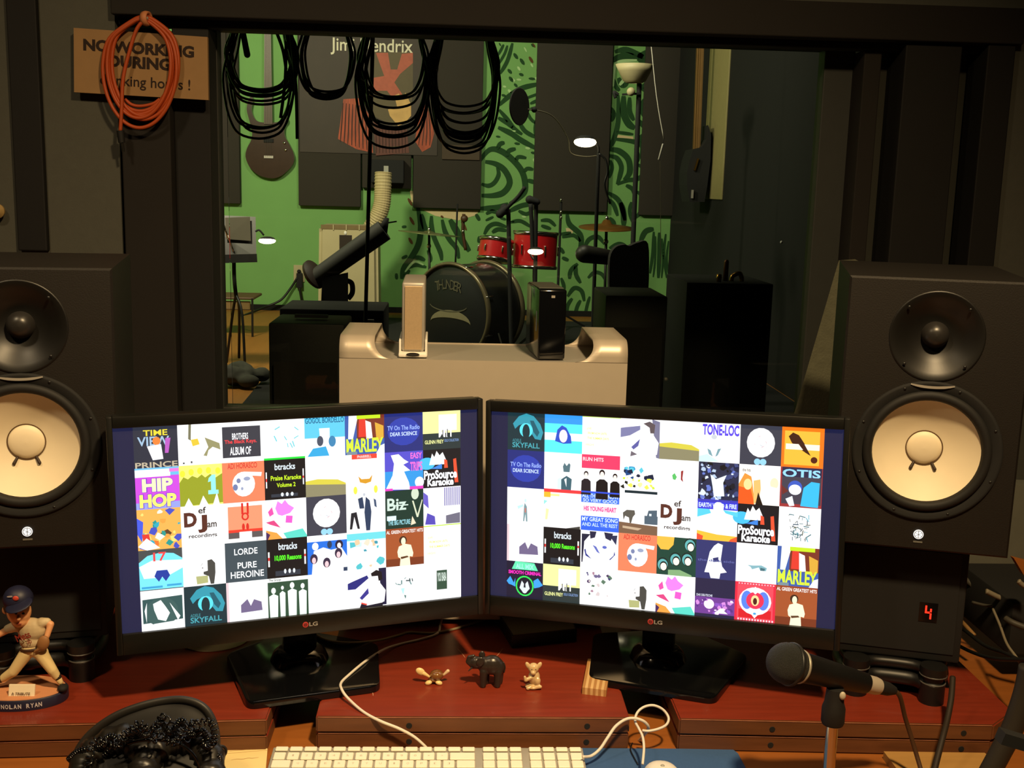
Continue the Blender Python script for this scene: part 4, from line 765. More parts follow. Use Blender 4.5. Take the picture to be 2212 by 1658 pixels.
def picture(grid, parent, y0):
    m = MB(); c = SH/5; x00 = -c*4
    def q(pts, col, lay): m.add([(x, y0-lay*.00004, z) for x, z in pts], [tuple(range(len(pts)))], None, lin(col))
    q([(-SW/2, -SH/2), (SW/2, -SH/2), (SW/2, SH/2), (-SW/2, SH/2)], (27, 30, 62), 0)
    for r, row in enumerate(grid):
        for k, nm in enumerate(row.split()):
            ox, oz = x00+k*c, SH/2-r*c
            f = lambda u, v: (ox+u*c, oz-v*c)
            d = TL[nm]
            q([f(0, 1), f(1, 1), f(1, 0), f(0, 0)], d[0], 1)
            for lay, it in enumerate(d[1:], 2):
                if it[0] == 'r': q([f(it[1], it[4]), f(it[3], it[4]), f(it[3], it[2]), f(it[1], it[2])], it[5], lay)
                elif it[0] == 'e':
                    q([f(it[1]+it[3]*math.cos(t), it[2]-it[4]*math.sin(t)) for t in [i*math.pi/9 for i in range(18)]], it[5], lay)
                elif it[0] == 'p':
                    p = [f(*v) for v in it[1]]
                    ar = sum(p[i][0]*p[(i+1) % len(p)][1]-p[(i+1) % len(p)][0]*p[i][1] for i in range(len(p)))
                    q(p if ar > 0 else p[::-1], it[2], lay)
                else:
                    _, s, x, y, w_, h_, col, b_ = it
                    cx, cz = f(x, y)
                    m.text(s, Matrix.Translation((cx, y0-lay*.00004, cz)) @ RXM, w_*c, h_*c, bold=b_, col=lin(col))
    o = m.build('screen_picture', pm, parent)
    ca = o.data.color_attributes.new('Col', 'FLOAT_COLOR', 'CORNER'); i = 0
    data = []
    for pl, col in zip(o.data.polygons, m.c): data += list(col+(1,))*pl.loop_total
    ca.data.foreach_set('color', data)
    return o
M_bez = mat('bezel_black', (24, 24, 22), .32, var=.1, scale=60)
def monitor(label, loc, yaw, tilt, roll, grid, base):
    t = thing('computer_monitor', label, 'monitor', (loc[0], loc[1], RZ+.0005), math.radians(yaw), 'monitors side by side on the risers')
    Q = Matrix.Translation((0, 0, loc[2]-RZ-.0005)) @ Matrix.Rotation(math.radians(tilt), 4, 'X') @ Matrix.Rotation(math.radians(roll), 4, 'Y')
    def fin(o): o.matrix_local = Q; return o
    s, tp, bt = .0082, .016, .030
    m = MB()
    for x0, x1, z0, z1 in ((-SW/2-s, -SW/2, -SH/2-bt, SH/2+tp), (SW/2, SW/2+s, -SH/2-bt, SH/2+tp), (-SW/2, SW/2, SH/2, SH/2+tp), (-SW/2, SW/2, -SH/2-bt, -SH/2)):
        m.box(((x0+x1)/2, .009, (z0+z1)/2), (x1-x0, .022, z1-z0), None, .0015)
    bz = fin(m.build('bezel', M_bez, t, True, auto=40))
    fin(MB().box((0, .0225, (tp-bt)/2), (SW+2*s-.002, .025, SH+tp+bt-.002), None, .006).build('back_cover', M_black, t, True, auto=40))
    pc = fin(picture(grid, t, .0035))
    lg = MB().lathe([(.0001, .0006), (.0042, .0006), (.0042, 0)], 20, Matrix.Translation((-.006, -.002, -SH/2-.0145)) @ RXM, close=False)
    lo = lg.build('logo_dot', mat('logo_red', (196, 62, 60), .5), bz)
    MB().text('LG', Matrix.Translation((.0055, -.0026, -SH/2-.0145)) @ RXM, .0125, .0062, bold=.03).build('logo_letters', mat('logo_grey', (150, 146, 142), .5), bz)
    lb = MB().lathe([(.0001, .0008), (.0026, .0008), (.0026, 0)], 14, Matrix.Translation((-.006, -.0022, -SH/2-.0145)) @ RXM, close=False)
    lb.torus((0, 0, 0), .0026, .0004, Matrix.Translation((-.006, -.0027, -SH/2-.0145)) @ RXM, 16, 4)
    lb.build('logo_mark', mat('logo_dark', (120, 36, 36), .5), bz)
    fin(MB().box((0, .060, -.085), (.075, .05, .10), None, .008).build('neck_mount', M_black, t, True, auto=40))
    W0 = ROOTM[t.name]; I = W0.inverted()
    P = [I @ Vector((p[0], p[1], RZ)) for p in base]
    plate(MB(), [(p.x, p.y) for p in P], .0005, .0115, .016).build('base', M_gloss, t, True, auto=30)
    nk = MB().lathe([(.045, 0), (.04, .012), (.03, .02)], 28, Matrix.Translation((0, .085, .0112)))
    nk.bar((0, .085, .02), (0, .075, .15), .05, .024, .004)
    nk.build('neck', M_gloss, t, True, auto=40)
    return t
LB = [(-.286, 1.488), (-.102, 1.547), (-.116, 1.70), (-.26, 1.76), (-.350, 1.655)]
RB = [(.210, 1.575), (.389, 1.507), (.478, 1.66), (.40, 1.77), (.238, 1.745)]
monitor('left black monitor filled with album tiles, angled right, hip hop tile at its left edge', (-.2092, 1.5564, 1.0490), 16.2, -2.23, -.62, GRID_L, LB)
monitor('right black monitor filled with album tiles, angled left, orange exclamation tile in its corner', (.3017, 1.5675, 1.0518), -19.05, -2.31, -1.75, GRID_R, RB)
# ================================================================ keyboard, mouse, pad, paper
KL = Vector((-.243, 1.4485, FZ)); KZ = .0165
t = thing('keyboard', 'white wired keyboard with number pad on the desk edge before the middle riser', 'keyboard', KL, math.radians(-.2))
tilt = Matrix.Translation((0, 0, KZ)) @ Matrix.Rotation(math.radians(4.6), 4, 'X')
bm_ = MB().box((.216, -.057, -.003), (.432, .114, .004), tilt, .0018, 2)
bm_.build('plate', mat('keyboard_plate', (176, 172, 160), .5, .3), t, True, auto=40)
MB().cyl((.01, -.012, .0068), (.422, -.012, .0068), .0066, seg=16).build('back_bar', M_alub, t, True, auto=40)
key_me = {}
M_key = mat('key_white', (244, 236, 216), .45, var=.015, scale=30)
def key(x, y, w_, h_):
    k = (round(w_, 4), round(h_, 4))
    if k not in key_me:
        o = MB().box((0, 0, .0011), (w_, h_, .0030), None, .0009, 1).build('key', M_key, t); key_me[k] = o
    else: o = link_copy(key_me[k], t)
    o.matrix_local = tilt @ Matrix.Translation((x, y, 0))
    return o
u = .278/15; g = .0028
x0 = .0045; y = -.0035
pit = .278/14
for i in range(14): key(x0+pit*i+(pit-g)/2, y-.0046, pit-g, .0088)
nav = [x0+.278+.0085+i*.0188+.008 for i in range(3)]
pad = [nav[2]+.008+.0105+i*.0190+.008+.0005 for i in range(4)]
for xx in nav+pad: key(xx, y-.0046, .0160, .0088)
rows_ = [[1]*13+[2], [1.5]+[1]*12+[1.5], [1.8]+[1]*11+[2.2], [2.3]+[1]*10+[2.7], [1.3, 1.2, 1.2, 6.6, 1.2, 1.2, 2.3]]
for r, row in enumerate(rows_):
    yy = y-.0105-.0035-r*.0185-.008; xx = x0
    for q in row:
        key(xx+(q*u-g)/2, yy, q*u-g, .0158); xx += q*u
    if r in (0, 1): 
        for a in nav: key(a, yy, .0160, .0158)
    if r == 3: key(nav[1], yy, .0160, .0158)
    if r == 4:
        for a in nav: key(a, yy, .0160, .0158)
    for a in pad: key(a, yy, .0160, .0158)

lg_ = MB()
for r, (rowt, wds) in enumerate((('1234567890-=', 0), ('QWERTYUIOP[]', 1.5))):
    yy = y-.0105-.0035-r*.0185-.008; xx = x0+(u if r == 0 else 1.5*u)
    for ch in rowt: lg_.text(ch, tilt @ Matrix.Translation((xx+(u-g)/2, yy, .0027)), .0034 if ch not in '-=I1' else .0022, .0042 if ch not in '-=' else .0014); xx += u
lg_.build('key_legends', mat('legend_grey', (186, 176, 156), .6), t)
pp = [Z(x, y, FZ+.003) for x, y in ((1238, 1613), (1582, 1617), (1594, 1626), (1612, 1660))]
poly = [(pp[0].x, 1.27), (pp[3].x, 1.27), (pp[3].x, pp[3].y), (pp[2].x, pp[2].y), (pp[1].x, pp[1].y), (pp[0].x+.012, pp[1].y+.003)]
o = MB().slab(poly, FZ, FZ+.003).build('mouse_pad', mat('blue_pad', (52, 88, 138), .9, var=.08, scale=200, bump=.2)); tag(o, 'blue mouse pad under the white mouse, right of the keyboard', 'mouse pad')
mc = Z(1427, 1670, FZ+.022)
t = thing('mouse', 'white rounded mouse on the blue pad at the bottom edge', 'mouse', (mc.x, mc.y-.022, FZ+.003), math.radians(-4))
m = MB(); vs, fs = [], []
for i in range(11):
    ph = math.pi/2*i/10
    for k in range(32):
        a = 2*math.pi*k/32
        rr = math.cos(ph)**.55
        vs.append((.030*rr*math.copysign(abs(math.cos(a))**.85, math.cos(a)), .056*rr*math.copysign(abs(math.sin(a))**.85, math.sin(a)), .003+.030*math.sin(ph)))
for i in range(10):
    for k in range(32): fs.append((i*32+k, i*32+(k+1) % 32, (i+1)*32+(k+1) % 32, (i+1)*32+k))
fs.append(tuple(reversed(range(32))))
m.add(vs, fs).build('shell', M_white, t, True)
MB().ell((0, .018, .0318), (.0032, .0032, .0026)).build('scroll_ball', mat('ball_grey', (160, 158, 150), .4), t, True)
MB().slab([(-.027, -.05), (.027, -.05), (.027, .05), (-.027, .05)], 0, .004).build('glide_ring', M_alub, t)

pq = [Z(x, y, FZ+.004) for x, y in ((462, 1612), (579, 1602), (574, 1662), (455, 1672))]
t = thing('note_pad', 'pale yellow note paper lying between headphones and keyboard', 'note pad', (pq[0].x+.05, pq[0].y-.03, FZ))
MB().slab([(p.x, p.y) for p in pq][::-1], FZ+.0002, FZ+.004).build('paper', mat('yellow_paper', (236, 214, 150), .8, var=.03, scale=30), t, world=True)
ln = MB()
for k in (.22, .30):
    a, b = pq[0].lerp(pq[3], k), pq[1].lerp(pq[2], k)
    d = Vector((0, -.0005, 0)); ln.add([a, b, b+d, a+d], [(3, 2, 1, 0)])
for v in ln.v: v.z = FZ+.0043
sq = [pq[0].lerp(pq[3], .55).lerp(pq[1].lerp(pq[2], .55), .35+.1*i)+Vector((0, .0016*((i % 2)-.5), .0005)) for i in range(6)]
ln.ribbon(sq, .0007, (0, 0, 1), 4)
ln.build('ruled_line', mat('faint_ink', (190, 150, 96), .8), t, world=True)

# ================================================================ cables on the desk
ZR = RZ+.0022; ZBASE = RZ+.0140
def cable(name, pts, r, m, label, cat='cable', seg=8, sm=7):
    o = MB().tube(pts, r, seg, sm).build(name, m, None, True); return tag(o, label, cat)
c1 = [Z(957, 1326, ZR+.004), Z(951, 1348, ZR), Z(944, 1368, ZR), Z(905, 1381, ZR), Z(862, 1391, ZR), Z(828, 1403, ZBASE-.006), Z(790, 1427, ZBASE), Z(755, 1456, ZBASE), Z(737, 1474, ZBASE), Z(738, 1488, ZBASE), Z(752, 1508, ZR+.006), Z(785, 1537, ZR), A(822, 1557, 1.462), A(862, 1573, 1.458), A(895, 1591, 1.456), A(921, 1614, 1.452)]
cable('keyboard_cable', c1, .0021, M_cable, 'white cable from the keyboard curving over the left monitor foot')
c2 = [Z(676, 1366, ZBASE), Z(705, 1382, ZBASE), Z(755, 1388, ZBASE), Z(815, 1383, ZBASE-.005), Z(862, 1371, ZR), Z(885, 1365, ZR), Z(935, 1367, ZR), Z(985, 1357, ZR), Z(1040, 1340, ZR), Z(1098, 1322, ZR)]
cable('grey_cable', c2, .0022, mat('grey_cable', (150, 134, 106), .6), 'dull grey cable running behind the left monitor foot towards the black slab')
c3 = [A(1259, 1634, 1.408), A(1277, 1632, 1.418), A(1296, 1617, 1.427), A(1313, 1592, 1.436), A(1330, 1568, 1.446), A(1352, 1553, 1.456), A(1372, 1551, 1.458), A(1390, 1557, 1.458), A(1400, 1568, 1.462), A(1398, 1578, 1.471), A(1380, 1600, 1.496)]
cable('usb_cable', c3, .0022, M_cable, 'white cable arching from the right side of the keyboard')
c4 = [A(1388, 1650, 1.389), A(1391, 1615, 1.414), A(1388, 1590, 1.433), A(1380, 1573, 1.448), A(1372, 1556, 1.466), A(1377, 1538, 1.477), A(1392, 1526, 1.484), A(1412, 1523, 1.484), A(1432, 1532, 1.484), A(1444, 1549, 1.477), A(1440, 1564, 1.465), A(1424, 1573, 1.456), A(1402, 1578, 1.452), A(1388, 1577, 1.455)]
cable('mouse_cable', c4, .0019, M_cable, 'white cable looping from the mouse into the gap between risers')
c5 = [Z(1366, 1604, FZ+.004), Z(1362, 1618, FZ+.005), Z(1370, 1636, FZ+.005), Z(1378, 1650, FZ+.005)]
cable('thin_wire', c5, .0009, M_cablek, 'thin black wire on the blue mouse pad', 'wire', 6)
for a, b, lb in (((996, 1398), (1003, 1410), 'left'), ((1084, 1398), (1072, 1412), 'right')): pass

# ---- black slab behind
sp = [Z(x, y, RZ+.022) for x, y in ((1080, 1329), (1106, 1371), (1246, 1357), (1236, 1338))]
t = thing('network_drive', 'flat black slab device with a lighter grey top, between the monitor feet', 'device', ((sp[0].x+sp[2].x)/2, (sp[0].y+sp[2].y)/2, RZ))
MB().slab([(p.x, p.y) for p in sp], RZ, RZ+.0205).build('case', M_black, t, world=True)
ct = sum(sp, Vector())/4
MB().slab([((p.x-ct.x)*.96+ct.x, (p.y-ct.y)*.96+ct.y) for p in sp], RZ+.0205, RZ+.022).build('top_plate', mat('grey_top', (92, 88, 74), .5, var=.3, scale=14), t, world=True)  # top plate in a lighter, uneven grey than the case

# ================================================================ animal figurines
def fig(name, label, px, py, z=RZ):
    p = Z(px, py, z); k = (p-CAM).dot(FW)/FPX
    t = thing(name, label, 'figurine', p)
    f = lambda x, y, d=0.: Vector(((x-px)*k, d, (py-y)*k/.93))
    return t, f, k
t, f, k = fig('elephant_figurine', 'dark carved elephant figurine with raised trunk, middle of the three animals', 1051, 1480)
m = MB()
m.ell(f(1062, 1436), (24*k, 17*k, 22*k)); m.ell(f(1048, 1436), (18*k, 15*k, 19*k)); m.ell(f(1074, 1440), (15*k, 15*k, 19*k))
for x, d in ((1044, -8), (1050, 9), (1075, -8), (1080, 9)): m.caps(f(x, 1447, d*k), 9*k, f(x-1, 1475, d*k), 7.5*k)
m.ell(f(1028, 1430, -2*k), (15*k, 12*k, 14*k))
m.caps(f(1022, 1436, -2*k), 8*k, f(1010, 1428, -3*k), 5.5*k); m.caps(f(1010, 1428, -3*k), 5.5*k, f(1012, 1418, -3*k), 4*k); m.caps(f(1012, 1418, -3*k), 4*k, f(1022, 1415, -3*k), 3*k)
b_ = blob('body', m, .0011, mat('dark_carving', (44, 38, 34), .3, var=.2, scale=90), t)
e_ = MB(); e_.ell(f(1036, 1424, -14*k), (9*k, 3*k, 11*k), M=Matrix.Rotation(.3, 4, 'Y')); e_.ell(f(1040, 1420, 11*k), (7*k, 4*k, 10*k)); e_.build('ear', MATS['dark_carving'], t, True)
tk = MB(); tk.caps(f(1018, 1438, -10*k), 2*k, f(1011, 1443, -14*k), .8*k); tk.build('tusk', M_blackm, t, True)
tl = MB(); tl.tube([f(1086, 1430), f(1090, 1440), f(1088, 1452)], 1.6*k, 6, 4); tl.build('tail', MATS['dark_carving'], t, True)

t, f, k = fig('turtle_figurine', 'small turtle figurine with amber shell and raised flippers, leftmost animal', 937, 1474)
MB().ell(f(943, 1457), (15*k, 15*k, 11*k)).build('shell', mat('amber_shell', (120, 78, 40), .08, var=.2, scale=60, spec=.8, coat=.6), t, True)
M_ivory = mat('ivory', (232, 204, 140), .3, var=.06, scale=60)
m = MB(); m.ell(f(908, 1449, -3*k), (11*k, 5*k, 8*k), M=Matrix.Rotation(.55, 4, 'Y')); m.caps(f(914, 1452, -3*k), 5*k, f(927, 1460, -2*k), 2.5*k)
m.build('flipper', M_ivory, t, True)
m = MB(); m.ell(f(926, 1470, -9*k), (8*k, 6*k, 5*k), M=Matrix.Rotation(-.3, 4, 'Y')); m.build('flipper', M_ivory, t, True)
m = MB(); m.ell(f(948, 1470, -9*k), (8*k, 6*k, 5*k), M=Matrix.Rotation(.3, 4, 'Y')); m.build('flipper', M_ivory, t, True)
m = MB(); m.caps(f(958, 1457), 2.5*k, f(967, 1449), 4.2*k); m.build('head', mat('pale_shell', (214, 186, 150), .3), t, True)
m = MB(); m.ell(f(938, 1466), (12*k, 12*k, 6*k)); m.build('belly', MATS['amber_shell'], t, True)

t, f, k = fig('bear_figurine', 'small ivory seated animal figurine with floppy ears, rightmost animal', 1151, 1484)
M_bear = mat('glazed_tan', (206, 176, 128), .22, var=.12, scale=70, coat=.4)
m = MB(); m.ell(f(1153, 1462), (13*k, 12*k, 17*k)); m.ell(f(1151, 1442, -2*k), (12*k, 11*k, 12*k)); m.ell(f(1150, 1448, -11*k), (6*k, 6*k, 5*k))
m.caps(f(1146, 1459, -9*k), 4.5*k, f(1134, 1463, -13*k), 4*k); m.caps(f(1134, 1463, -13*k), 4*k, f(1132, 1456, -13*k), 3*k)
m.ell(f(1160, 1467, -8*k), (7*k, 7*k, 10*k)); m.ell(f(1150, 1480, -3*k), (17*k, 14*k, 5*k)); m.caps(f(1156, 1479, -12*k), 4*k, f(1166, 1477, -13*k), 4*k); m.caps(f(1146, 1478, -12*k), 4*k, f(1139, 1480, -14*k), 4*k)
blob('body', m, .0009, M_bear, t)
for s in (-1, 1): MB().ell(f(1151+s*12, 1437, -1*k), (5*k, 4*k, 9*k), M=Matrix.Rotation(s*.5, 4, 'Y')).build('ear', M_bear, t, True)
for s in (-1, 1): MB().ell(f(1151+s*4, 1441, -11.5*k), (1.2*k, 1*k, 1.4*k)).build('eye', M_blackm, t, True)

# ================================================================ baseball figurine
px, py = 42, 1508
p0 = Z(px, py, RZ); k = (p0-CAM).dot(FW)/FPX
t = thing('baseball_figurine', 'baseball pitcher figurine in navy cap and cream uniform on an oval base', 'figurine', p0)
f = lambda x, y, d=0.: Vector(((x-px+(py-y)*.09)*k, d*k, (py-y)*k/.94+.004))
M_skin = mat('figurine_skin', (222, 160, 112), .5, var=.05, scale=40); M_jer = mat('figurine_jersey', (206, 186, 148), .6, var=.06, scale=60)
M_pant = mat('figurine_trousers', (226, 202, 146), .6, var=.05, scale=60); M_navy = mat('navy', (30, 32, 58), .5, var=.1, scale=40)
S_ = Matrix.Diagonal((1, .62, 1, 1))
MB().lathe([(.0675, 0), (.0685, .002), (.0685, .0145), (.067, .016), (.0001, .016)], 48, S_).build('base_rim', M_navy, t, True, auto=40)
MB().lathe([(.0650, .0158), (.0645, .0172), (.0001, .0172)], 48, S_).build('base_ground', mat('clay_ground', (206, 140, 96), .8, var=.1, scale=60), t, True, auto=40)
s_, h0_ = 'NOLAN RYAN', MB()
for i, ch in enumerate(s_):
    if ch == ' ': continue
    a = -math.pi/2+.28+(i-4.5)*.083
    c_ = Vector((.0687*math.cos(a), .0687*.62*math.sin(a), .0082)); n_ = Vector((math.cos(a)/1, math.sin(a)/.62, 0)).normalized()
    ex = Vector((-n_.y, n_.x, 0)); Mx = Matrix((ex, Vector((0, 0, 1)), n_)).transposed().to_4x4(); Mx.translation = c_+n_*.0005
    h0_.text(ch, Mx, .0045, .0066, bold=.03)
h0_.build('base_lettering', mat('pale_lettering', (206, 200, 206), .5), t)
pl = MB().box((0, 0, .0085), (.036, .004, .017), Matrix.Translation(f(63, 1508, -40)+Vector((0, 0, .012))) @ Matrix.Rotation(-.3, 4, 'X'), .0008)
pl = pl.build('plaque', mat('plaque_white', (240, 226, 196), .5), t)
MB().text('A TRIBUTE', Matrix.Translation(f(63, 1508, -44)+Vector((0, 0, .0175))) @ Matrix.Rotation(-.3, 4, 'X') @ RXM, .026, .0035, bold=.02).build('plaque_lettering', mat('ink_dark', (60, 40, 30), .6), pl)
D = -8
m = MB(); m.caps(f(66, 1402, D), 15*k, f(88, 1412, D), 15*k); m.caps(f(86, 1412, D), 15*k, f(113, 1446, D-4), 11*k); m.caps(f(113, 1446, D-4), 11*k, f(122, 1462, D), 9*k)
m.caps(f(58, 1410, D), 15*k, f(32, 1450, D-4), 11.5*k); m.caps(f(32, 1450, D-4), 11.5*k, f(10, 1466, D), 9*k); m.ell(f(68, 1402, D), (22*k, 16*k, 14*k))
blob('trousers', m, .0013, M_pant, t)
m = MB(); m.ell(f(66, 1362, D), (30*k, 19*k, 26*k)); m.ell(f(65, 1386, D), (24*k, 17*k, 20*k)); m.caps(f(42, 1352, D), 13*k, f(18, 1360, D-3), 10*k); m.caps(f(86, 1348, D), 12*k, f(97, 1346, D), 9*k)
blob('jersey', m, .0013, M_jer, t)
m = MB(); m.caps(f(20, 1360, D-3), 8*k, f(-10, 1376, D-8), 6.5*k); m.caps(f(-10, 1376, D-8), 6.5*k, f(-30, 1372, D-14), 5.5*k); m.ell(f(-36, 1371, D-15), (8*k, 6*k, 7*k))
m.caps(f(94, 1346, D), 8*k, f(106, 1350, D-2), 7*k); m.caps(f(106, 1350, D-2), 7*k, f(102, 1372, D-12), 6*k); m.caps(f(52, 1352, D), 12*k, f(44, 1334, D-3), 12*k); m.caps(f(64, 1352, D), 14*k, f(90, 1350, D), 8*k); m.caps(f(60, 1354, D), 14*k, f(26, 1360, D), 8*k)
m.ell(f(40, 1322, D-6), (25*k, 24*k, 29*k)); m.ell(f(44, 1340, D-12), (16*k, 15*k, 13*k)); m.ell(f(49, 1327, D-31), (4.5*k, 6*k, 6*k))
m.ell(f(9, 1322, D), (7*k, 5*k, 9*k))
blob('body', m, .0013, M_skin, t)
m = MB(); m.ell(f(30, 1318, D+6), (27*k, 22*k, 20*k)); m.ell(f(18, 1318, D-8), (6*k, 8*k, 14*k)); m.build('hair', mat('figurine_hair', (70, 44, 28), .6), t, True)
for x in (42, 57): MB().ell(f(x, 1318, D-28), (3.2*k, 2*k, 2.4*k)).build('eye', M_blackm, t, True)
MB().ell(f(49, 1340, D-27), (6*k, 2*k, 1.4*k)).build('mouth', mat('lip', (150, 70, 56), .5), t, True)
m = MB(); m.ell(f(35, 1297, D), (31*k, 29*k, 28*k)); m.add([], [])
bq = Matrix.Rotation(-.25, 4, 'Y') @ Matrix.Rotation(.35, 4, 'X')
m.ell(f(47, 1301, D-27), (29*k, 25*k, 3.5*k), M=bq)
cp = m.build('cap', M_navy, t, True)
m = MB(); m.ell(f(40, 1287, D-27.5), (6.5*k, 2.4*k, 5.5*k)); m.build('cap_emblem', mat('emblem_red', (196, 70, 54), .5), cp, True)
m = MB(); m.ribbon([f(22, 1284, D-27), f(28, 1283, D-28.6), f(34, 1282, D-29.4)], 3.4*k, smooth=3); m.build('cap_emblem', mat('emblem_grey', (180, 170, 170), .5), cp)
ml = Matrix.Translation(f(56, 1368, D-22.5)) @ Matrix.Rotation(-.38, 4, 'Y') @ RXM
MB().text('Mets', ml, .021, .0105, bold=.02).build('jersey_lettering', mat('lettering_red', (130, 36, 24), .6), t)
MB().text('30', Matrix.Translation(f(69, 1380, D-21)) @ Matrix.Rotation(-.2, 4, 'Y') @ RXM, .0065, .0055, bold=.02).build('jersey_number', MATS['lettering_red'], t)
m = MB(); m.torus((0, 0, 0), 21*k, 3.4*k, Matrix.Translation(f(67, 1401, D)) @ Matrix.Rotation(-.12, 4, 'Y') @ Matrix.Diagonal((1.03, .76, 1, 1)), 28, 8); m.build('belt', mat('belt_dark', (60, 36, 22), .5), t, True)
m = MB(); m.ell(f(97, 1384, D-18), (13*k, 8*k, 18*k), M=Matrix.Rotation(.35, 4, 'Y'))
for i in range(4): m.caps(f(88+i*3, 1396-i*2, D-20), 3.6*k, f(80+i*5, 1402-i*2, D-18), 2.8*k)
blob('glove', m, .0011, mat('glove_leather', (150, 104, 60), .6, var=.15, scale=60), t)
for (ax, ay), (bx, by), (cx, cy) in (((122, 1460), (130, 1474), (138, 1484)), ((8, 1466), (-2, 1474), (-14, 1482))):
    MB().caps(f(ax, ay, D), 8.2*k, f(ax+(bx-ax)*.3, ay+(by-ay)*.3, D), 8*k).build('stirrup', mat('stirrup_dark', (40, 30, 24), .6), t, True)
    MB().caps(f(ax+(bx-ax)*.5, ay+(by-ay)*.5, D), 7*k, f(bx, by, D), 6*k).build('sock', M_pant, t, True)
    m = MB(); m.ell(f(cx, cy, D-6), (11*k, 13*k, 8*k)); m.build('shoe', M_blackm, t, True)

# ================================================================ headphones and their coiled lead
hx = Z(310, 1640, FZ).x
t = thing('headphones', 'black padded headphones with a coiled lead at the bottom left', 'headphones', (-.40, 1.32, FZ))
YH = 1.383
arc = [A(x, y, YH-.02*abs(i-5)/5) for i, (x, y) in enumerate(((158, 1668), (172, 1622), (200, 1584), (248, 1549), (305, 1526), (360, 1514), (405, 1513), (440, 1528), (460, 1560), (467, 1600), (462, 1650)))]
MB().tube(arc, .0085, 10, 6, flat=.6).build('headband', mat('headband_grey', (40, 38, 35), .5, var=.1, scale=60), t, True, world=True)
lo = [A(x, y, YH-.045) for x, y in ((170, 1680), (196, 1640), (232, 1615), (275, 1600), (318, 1590), (352, 1586), (385, 1588), (410, 1598), (432, 1618), (444, 1640), (446, 1680))]
vs, fs = [], []
aa, bb = spline(arc, 4), spline(lo, 4)
for i in range(len(aa)):
    for j in range(6):
        q = j/5; v = aa[i].lerp(bb[i], q); v.y += .012*math.sin(q*math.pi); vs.append(v)
for i in range(len(aa)-1):
    for j in range(5): fs.append((i*6+j, i*6+j+1, i*6+j+7, i*6+j+6))
o = MB().add(vs, fs).build('headband_pad', M_rub, t, True, world=True)
sd = o.modifiers.new('pad', 'SOLIDIFY'); sd.thickness = .006; sd.offset = 0
M_lea = mat('black_leather', (27, 25, 22), .38, var=.25, scale=30, bump=.5, bscale=60)
for sx, cx_, cy_ in ((-1, 245, 1700), (1, 385, 1702)):
    c0 = A(cx_, cy_-14, 1.301); c0.z = .797
    pad_ = MB(); vs, fs = [], []
    NS, NR = 60, 10
    for i in range(NS):
        a = 2*math.pi*i/NS; wv = 1+.10*math.cos(a*13)+.05*math.cos(a*7+1)
        for j in range(NR):
            b = 2*math.pi*j/NR; q = .040+.019*wv*math.cos(b)
            vs.append((q*math.cos(a), .019*wv*math.sin(b), q*1.05*math.sin(a)))
    for i in range(NS):
        for j in range(NR):
            i2, j2 = (i+1) % NS, (j+1) % NR; fs.append((i*NR+j, i2*NR+j, i2*NR+j2, i*NR+j2))
    Mx = Matrix.Translation(c0) @ Matrix.Rotation(-1.0, 4, 'X') @ Matrix.Rotation(sx*.15, 4, 'Z')
    pad_.add(vs, fs, Mx)
    o = pad_.build('ear_pad', M_lea, t, True, world=True)
    MB().lathe([(.0001, -.012), (.052, -.012), (.056, .0), (.05, .014), (.0001, .02)], 32, Mx @ Matrix.Translation((0, .012, 0)) @ Matrix.Rotation(-math.pi/2, 4, 'X') @ Matrix.Diagonal((.9, .9, 1, 1))).build('ear_cup', M_black, t, True, auto=40, world=True)
cp_ = [A(x, y, 1.314) for x, y in ((150, 1640), (172, 1622), (215, 1612), (238, 1590), (268, 1604), (292, 1578), (318, 1590), (345, 1560), (368, 1582), (392, 1556), (412, 1588), (436, 1578), (452, 1610), (440, 1636), (470, 1632), (476, 1650))]
sp_ = spline(cp_, 60); hl = []
for i, c_ in enumerate(sp_):
    tg = (sp_[min(len(sp_)-1, i+1)]-sp_[max(0, i-1)]).normalized(); n1 = tg.cross(Vector((0, 1, .3))).normalized(); n2 = tg.cross(n1)
    a = i*.80; hl.append(c_+n1*(.0040*math.cos(a))+n2*(.0040*math.sin(a)))
MB().tube(hl, .0013, 6, 1).build('coiled_lead', M_gloss, t, True, world=True)
q_ = random.Random(4); hl = []
cq = [A(x, y, 1.300+q_.uniform(-.02, .02)) for x, y in ((190, 1660), (205, 1600), (252, 1612), (300, 1562), (330, 1600), (352, 1548), (398, 1600), (420, 1558), (440, 1606), (462, 1600), (456, 1560), (404, 1570), (372, 1604), (322, 1572), (276, 1580), (236, 1620), (210, 1640))]
sq_ = spline(cq, 40)
for i, c_ in enumerate(sq_):
    tg = (sq_[min(len(sq_)-1, i+1)]-sq_[max(0, i-1)]).normalized(); n1 = tg.cross(Vector((.2, 1, .4))).normalized(); n2 = tg.cross(n1)
    a = i*.75; hl.append(c_+n1*(.0042*math.cos(a))+n2*(.0042*math.sin(a)))
MB().tube(hl, .0013, 6, 1).build('coiled_lead', M_gloss, t, True, world=True)
MB().tube([A(x, y, 1.295) for x, y in ((276, 1606), (300, 1599), (330, 1597), (365, 1600), (395, 1610), (420, 1632), (432, 1660))], .0022, 8, 6).build('yoke_wire', M_gloss, t, True, world=True)
m = MB()
for x, y, r_ in ((474, 1624, .0085), (455, 1634, .0075), (452, 1652, .0085)): m.torus((0, 0, 0), r_, .0018, Matrix.Translation(A(x, y, 1.333)) @ RXM @ Matrix.Rotation(.4, 4, 'Y'), 24, 6)
m.build('lead_loop', M_cablek, t, True, world=True)

